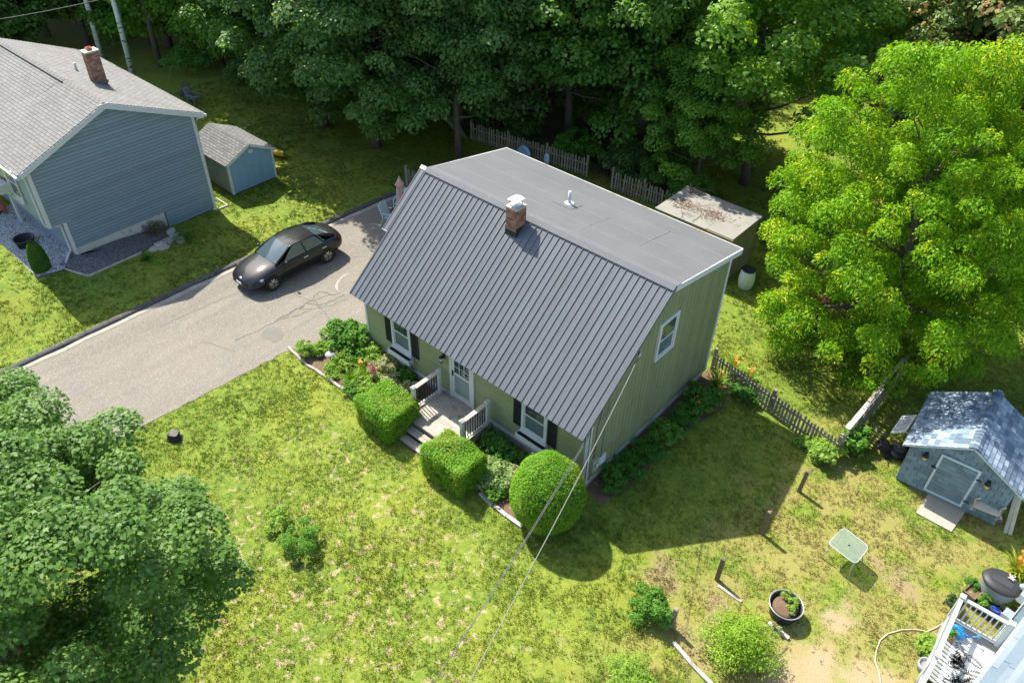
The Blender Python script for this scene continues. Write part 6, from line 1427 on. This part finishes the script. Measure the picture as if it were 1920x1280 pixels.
shrub('bed_plant','shaded green plant beside the right porch post',(6.75,-.55,0),.5,.55,1500,.09,'oval',M_FERN,47)
for k,(px,py,r,h,mt,lab) in enumerate(((600,660,.4,.35,M_SHR2,'low leafy plant near the small round bush'),(640,690,.45,.4,M_LILY,'leafy perennial in the middle of the flower bed'),(690,735,.4,.4,M_SHR2,'light green plant touching the left clipped hedge'),(735,725,.45,.5,M_PALEP,'pale flowering plant behind the pink astilbe'),(665,670,.5,.5,M_SHR,'green plant in front of the big leafy bush'),(715,690,.4,.45,M_SHR2,'yellow green plant under the left window box'))):
    shrub('bed_plant',lab,(*G(px,py)[:2],0),r,h,1300,.08,'oval',mt,200+k)
for k,(x,y) in enumerate(((10.5,1.1),(10.55,2.1),(10.6,3.0),(10.6,4.1),(10.7,5.0))):
    strap('fern',('dark fern beside the electric meter','fern next to the white wall panel','fern at the exposed foundation','broad fern below the gable window','tall fern by the rear gable boards')[k],(x,y,0),60,.6,M_FERN,210+k,w=.05)
# along the gable
for k,(y,r,h,lab) in enumerate(((.75,.5,.65,'dark green shrub below the electric meter'),(1.6,.55,.6,'fern clump along the middle of the gable wall'),(2.5,.55,.55,'fern clump beside the exposed foundation'),(3.5,.6,.6,'leafy clump under the gable window'),(4.6,.6,.75,'tall ferns near the rear of the gable wall'),(5.6,.65,.95,'leafy vine mound at the rear gable corner'))):
    shrub('gable_plant',lab,(L+.55+.04*k,y,0),r,h,1900,.10,'blade' if k in (1,2,4) else 'oval',M_FERN if k!=3 else M_SHR,60+k,droop=.7)
for k,(x,y) in enumerate(((10.75,5.3),(11.0,6.3),(10.6,6.9))): strap('daylily',('daylily with orange flowers near the rear gable corner','orange flowered daylily clump before the picket fence','daylily clump squeezed between the wall and fence')[k],(x,y,0),70,.8,M_LILY,70+k,4,M_ORANGE)
strap('daylily','orange daylily growing behind the picket fence by the wall',(10.7,7.9,0),80,.85,M_LILY,75,6,M_ORANGE); strap('daylily','orange daylily clump on the sunny side of the picket fence',(11.3,7.8,0),60,.8,M_LILY,76,5,M_ORANGE)
shrub('fence_weed','green weeds growing along the foot of the picket fence',(11.6,6.95,0),.6,.55,1800,.09,'oval',M_FERN,77,ry=.35)
# vine at fence corner
shrub('fence_vine','light green vine climbing the picket fence corner',(14.9,6.25,0),.55,.8,1900,.11,'oval',M_SHR2,78); shrub('fence_vine','large leaved vine hanging over the side fence',(15.4,7.3,0),.5,.95,1300,.14,'oval',M_SHR,79,ry=.8); shrub('fence_vine','bright vine leaves along the foot of the fence',(14.2,6.4,0),.5,.35,1000,.09,'oval',M_SHR2,80,ry=.3)
# lawn shrubs
p = G(545,1030); shrub('azalea','small ragged azalea alone on the front lawn',(p[0]+.1,p[1]+.3,0),.62,.62,3000,.06,'oval',M_SHR,81,ry=.75,nclump=12); shrub('azalea','sparse twiggy bush behind the ragged azalea',(*G(522,985)[:2],0),.5,.5,1500,.06,'oval',M_SHR2,82,nclump=9)
shrub('round_shrub','dense round green shrub beside the short grey post',(*G(1222,1150)[:2],0),.62,.75,4200,.07,'oval',M_SHR,83)
shrub('feathery_shrub','loose feathery light green shrub inside the timber edging',(*G(1382,1225)[:2],0),1.0,1.2,7500,.06,'oval',leafm('feathery',(.16,.30,.022),(.30,.43,.045),None,.4),84,cr=.4,nclump=40,shell=.1)
shrub('low_shrub','low bright green shrub sprouting from the dry front lawn',(*G(1178,1275)[:2],0),.75,.5,3200,.08,'blade',M_SHR2,85)
p = TUB
for k,(dx,dy) in enumerate(((.12,.15),(.17,-.05),(-.08,.22),(.05,-.36))): shrub('tub_weed',('weed sprouting on the far side of the stock tub','weed sprouting near the rim of the stock tub','small weed at the edge of the stock tub','pale weed growing against the stock tub')[k],(p[0]+dx,p[1]+dy-(.25 if k==3 else 0),.36 if k<3 else 0),.2,.28,260,.09,'blade',M_SHR2 if k<3 else M_PALEP,90+k,nclump=6)
shrub('boxwood','dark round boxwood at the deck corner',(*G(1788,1150)[:2]+(-.1,.1),0),.28,.5,2200,.045,'oval',leafm('box_leaf',(.02,.05,.015),(.05,.09,.03),None,.25),95)
shrub('leafy_bush','bright green bush beside the deck skirt',(*G(1738,1225)[:2]+(-.05,.0),0),.38,.5,1900,.08,'oval',M_SHR2,96)
strap('daylily','yellow green daylily with orange blooms at the pale house wall',(*G(1905,1075)[:2],0),110,.75,leafm('yellow_blade',(.25,.33,.03),(.4,.42,.06),None,.4),97,7,M_ORANGE)
for k,(px,py) in enumerate(((1812,1118),(1830,1150),(1868,1150),(1880,1120))): shrub('potted_plant',('leafy herbs growing in the dark crate planter','trailing plant below the deck rail','leafy plant in the trough by the grey bin','yellowish plant beside the black lidded bin')[k],(*G(px,py)[:2]+(0,.2),.2),.26,.35,500,.08,'oval',(M_FERN,M_SHR,M_SHR2,M_PALEP)[k],100+k,nclump=8)
g_ = df.p(.22,.62,dzk); po = thing('deck_plant','small potted plant on the deck near the watering can','plant',g_); mb = MB(); mb.lathe([(.07,0),(.1,.14),(.01,.13)],tuple(g_),14).build('pot', paint('terracotta',(.42,.2,.11),.8,.15,4), po); rs = np.random.RandomState(5); C = rs.normal(size=(6,3))*.06+np.array([0,0,.22]); pos,nrm,tan = cloud(rs,C,np.full(6,.06),220); link('foliage',leaves_mesh('foliage',pos,nrm,tan,np.full(220,.06),'oval',M_SHR),po)
# weeds by the blue house rocks
shrub('weed_clump','dry brown and green weeds growing over the fieldstones',(*GZ(292,437)[:2],GZ(292,437)[2]),.6,.5,1800,.06,'blade',leafm('dry_weed',(.07,.08,.02),(.16,.13,.05),None,.3),110); shrub('weed_clump','green weeds at the lawn side of the fieldstones',(*GZ(345,450)[:2],GZ(345,450)[2]),.5,.35,1500,.06,'blade',M_FERN,111)
strap('grass_tuft','tall grass tuft beside the dark gravel edging',(*GZ(277,487)[:2],GZ(277,487)[2]),60,.35,M_FERN,112,cat='grass')
# undergrowth at the edge of the woods
UG = [(-7.5,17.2,1.3,1.2),(-4.0,17.4,1.5,1.3),(-1.0,17.6,1.6,1.5),(1.2,17.6,1.3,1.6),(3.2,17.0,1.2,1.5),(-10.5,16.6,1.4,1.3),(-12.8,13.6,1.2,1.0),(-20,12.6,1.6,1.3),(-24,11.5,1.8,1.4),(-28,10,1.8,1.5),(5.2,17.2,1.0,.8),(7.9,17.4,1.0,.8),(-.2,20.2,1.6,1.3),(-18,18.5,2.0,1.8),(-31,15,2.2,2.0),(-35,9,2.2,2.0),(-6,21.5,1.8,1.4),(9.5,18.0,1.2,1.2)]
for k,(x,y,r,h) in enumerate(UG): shrub('undergrowth_bush','leafy undergrowth bush at the edge of the woods',(x,y,0),r,h,5200,.14,'oval',(M_MD,M_SHR,M_DK)[k%3],130+k,group='undergrowth bushes along the woods',droop=.5)
bt = thing('purple_shrub','purple red leaved shrub under the yellow green tree','shrub',(*G(1525,610)[:2],0)); rs = np.random.RandomState(9); C = rs.normal(size=(12,3))*.3+np.array([0,0,.6]); pos,nrm,tan = cloud(rs,C,np.full(12,.22),1500); link('foliage',leaves_mesh('foliage',pos,nrm,tan,np.full(1500,.07),'oval',leafm('purple_leaf',(.09,.02,.03),(.18,.04,.06),None,.3)),bt); mb = MB(); mb.tube([(0,0,0),(0,0,.5)],.03,6); link('stem',mb.mesh('stem'),bt,M_BARK)

# ------------------------------------------------------------ a far house glimpsed through the woods
fh = thing('far_house','pale house with brown deck glimpsed beyond the woods','house',(-8,50,0)); M_FW = paint('far_wall',(.55,.50,.44),.7,.08,1)
MB().box(-12,49,0,-3,57,4.5).build('wall', M_FW, fh); MB().prism([(-12.4,4.5),(-2.6,4.5),(-7.5,7.5)],-57.4,-48.6,Fr((0,0,0),(1,0,0),(0,0,1),(0,-1,0))).build('roof', M_TAN, fh)
for x in (-11,-8,-5): window(fh, Fr((x,49,1.4),(1,0,0),(0,0,1),(0,-1,0)),1.0,1.4)
MB().box(2,44,.0,6,47,.9).build('deck', M_RED, fh)

# ------------------------------------------------------------ grass
def inpoly(x, y, poly):
    ins = np.zeros(len(x),bool); n = len(poly)
    for i in range(n):
        x0,y0 = poly[i][:2]; x1,y1 = poly[(i+1)%n][:2]; c = ((y0>y)!=(y1>y)); ins ^= c & (x < (x1-x0)*(y-y0)/(y1-y0+1e-12)+x0)
    return ins
def vnoise(x, y, s, seed):
    rs = np.random.RandomState(seed); T = rs.random((64,64)); u,v = x*s,y*s; i,j = np.floor(u).astype(int),np.floor(v).astype(int); fu,fv = sm(u-i),sm(v-j); i%=64;j%=64; a,b = (i+1)%64,(j+1)%64
    return T[i,j]*(1-fu)*(1-fv)+T[a,j]*fu*(1-fv)+T[i,b]*(1-fu)*fv+T[a,b]*fu*fv
def grass():
    rs = np.random.RandomState(17); P = []
    for (x0,x1,y0,y1,dens,sz) in ((-9,27,-24,-15,130,1.0),(-3,27,-15,3,215,1.0),(9.5,30,3,18,170,1.05),(-22,-7.8,-12,3,120,1.25),(-26,-7,3,18,70,1.5),(-8,9.6,7.2,17,45,1.5),(-3,20,17,40,16,2.2)):
        n = int((x1-x0)*(y1-y0)*dens); x = rs.uniform(x0,x1,n); y = rs.uniform(y0,y1,n); P.append(np.stack([x,y,np.full(n,sz)],1))
    P = np.concatenate(P); x,y = P[:,0],P[:,1]; px,py,dz_ = project(np.stack([x,y,hgt(x,y)],1)); ok = (dz_>2)&(px>-500)&(px<2400)&(py>-60)&(py<2100); inn = (px>-60)&(px<1980)&(py<1340); ok &= inn|(rs.random(len(x))<.45)
    for poly in (drive_poly,[tuple(p) for p in bedp],[tuple(p) for p in sidep],wgp,dgp,pr,[(-.1,-.1),(L+.1,-.1),(L+.1,D+.1),(-.1,D+.1)],[(dx0,dyf-.6),(dx1,dyf-.6),(dx1,0),(dx0,0)],[(XF,YL),(X0,YL),(X0,YR_),(XF,YR_)],[(sx0,sy0),(sx1,sy0),(sx1,sy1),(sx0,sy1)],[(ox0,oy0),(ox1,oy0),(ox1,oy1),(ox0,oy1)],[tuple(p[:2]) for p in (sf.p(0,0),sf.p(SW,0),sf.p(SW,0,-SDp),sf.p(0,0,-SDp))],[tuple(p[:2]) for p in (wf.p(-9,0,0),wf.p(5,0,0),wf.p(5,0,-5),wf.p(-9,0,-5))],[tuple(p[:2]) for p in (df.p(0,0),df.p(DW,0),df.p(DW,DL+.8),df.p(0,DL+.8))]): ok &= ~inpoly(x,y,poly)
    ok &= ~((x<along(y)+.06)&(x>along(y)-.5))
    # thin on worn earth and patchy spots
    th = vnoise(x,y,1.7,3)*.6+vnoise(x,y,4.2,4)*.4; keep = rs.random(len(x)) < np.clip((th-.22)*3.2,.10,1); ok &= keep
    for qx,qy,r in [(*G(a,b)[:2],r) for a,b,r in ((1530,1245,1.3),(1580,1165,.8),(1640,1280,1.2),(1500,1300,1.4))]: ok &= ~((np.hypot(x-qx,y-qy)<r*rs.uniform(.3,1.1,len(x)))&(rs.random(len(x))<.9))
    P = P[ok]; n = len(P); k = 6; x = np.repeat(P[:,0],k)+rs.normal(size=n*k)*.035; y = np.repeat(P[:,1],k)+rs.normal(size=n*k)*.035; s = np.repeat(P[:,2]*rs.uniform(.6,1.35,n),k)
    hh = np.clip(vnoise(x,y,.8,6)*.7+.45,.4,1.3); th = rs.uniform(0,6.3,n*k); ln = s*hh*rs.uniform(.032,.068,n*k); lean = rs.uniform(.3,1.3,n*k); w_ = s*rs.uniform(.008,.017,n*k)
    z = hgt(x,y)-.004; dx_,dy_ = np.cos(th),np.sin(th)
    V = np.stack([np.stack([x-dy_*w_,y+dx_*w_,z],1),np.stack([x+dy_*w_,y-dx_*w_,z],1),np.stack([x+dx_*ln*lean,y+dy_*ln*lean,z+ln/np.sqrt(1+lean**2)*1.3],1)],1)
    m_ = n*k; me = bpy.data.meshes.new('grass'); me.vertices.add(m_*3); me.vertices.foreach_set('co',V.astype(np.float32).ravel()); me.loops.add(m_*3); me.loops.foreach_set('vertex_index',np.arange(m_*3,dtype=np.int32)); me.polygons.add(m_); me.polygons.foreach_set('loop_start',np.arange(m_,dtype=np.int32)*3); me.polygons.foreach_set('loop_total',np.full(m_,3,dtype=np.int32)); me.update(calc_edges=True); me.materials.append(M_BLADE)
    tag(link('grass',me),'short patchy lawn grass around the houses','grass',kind='stuff'); print('grass blades',m_)
grass()
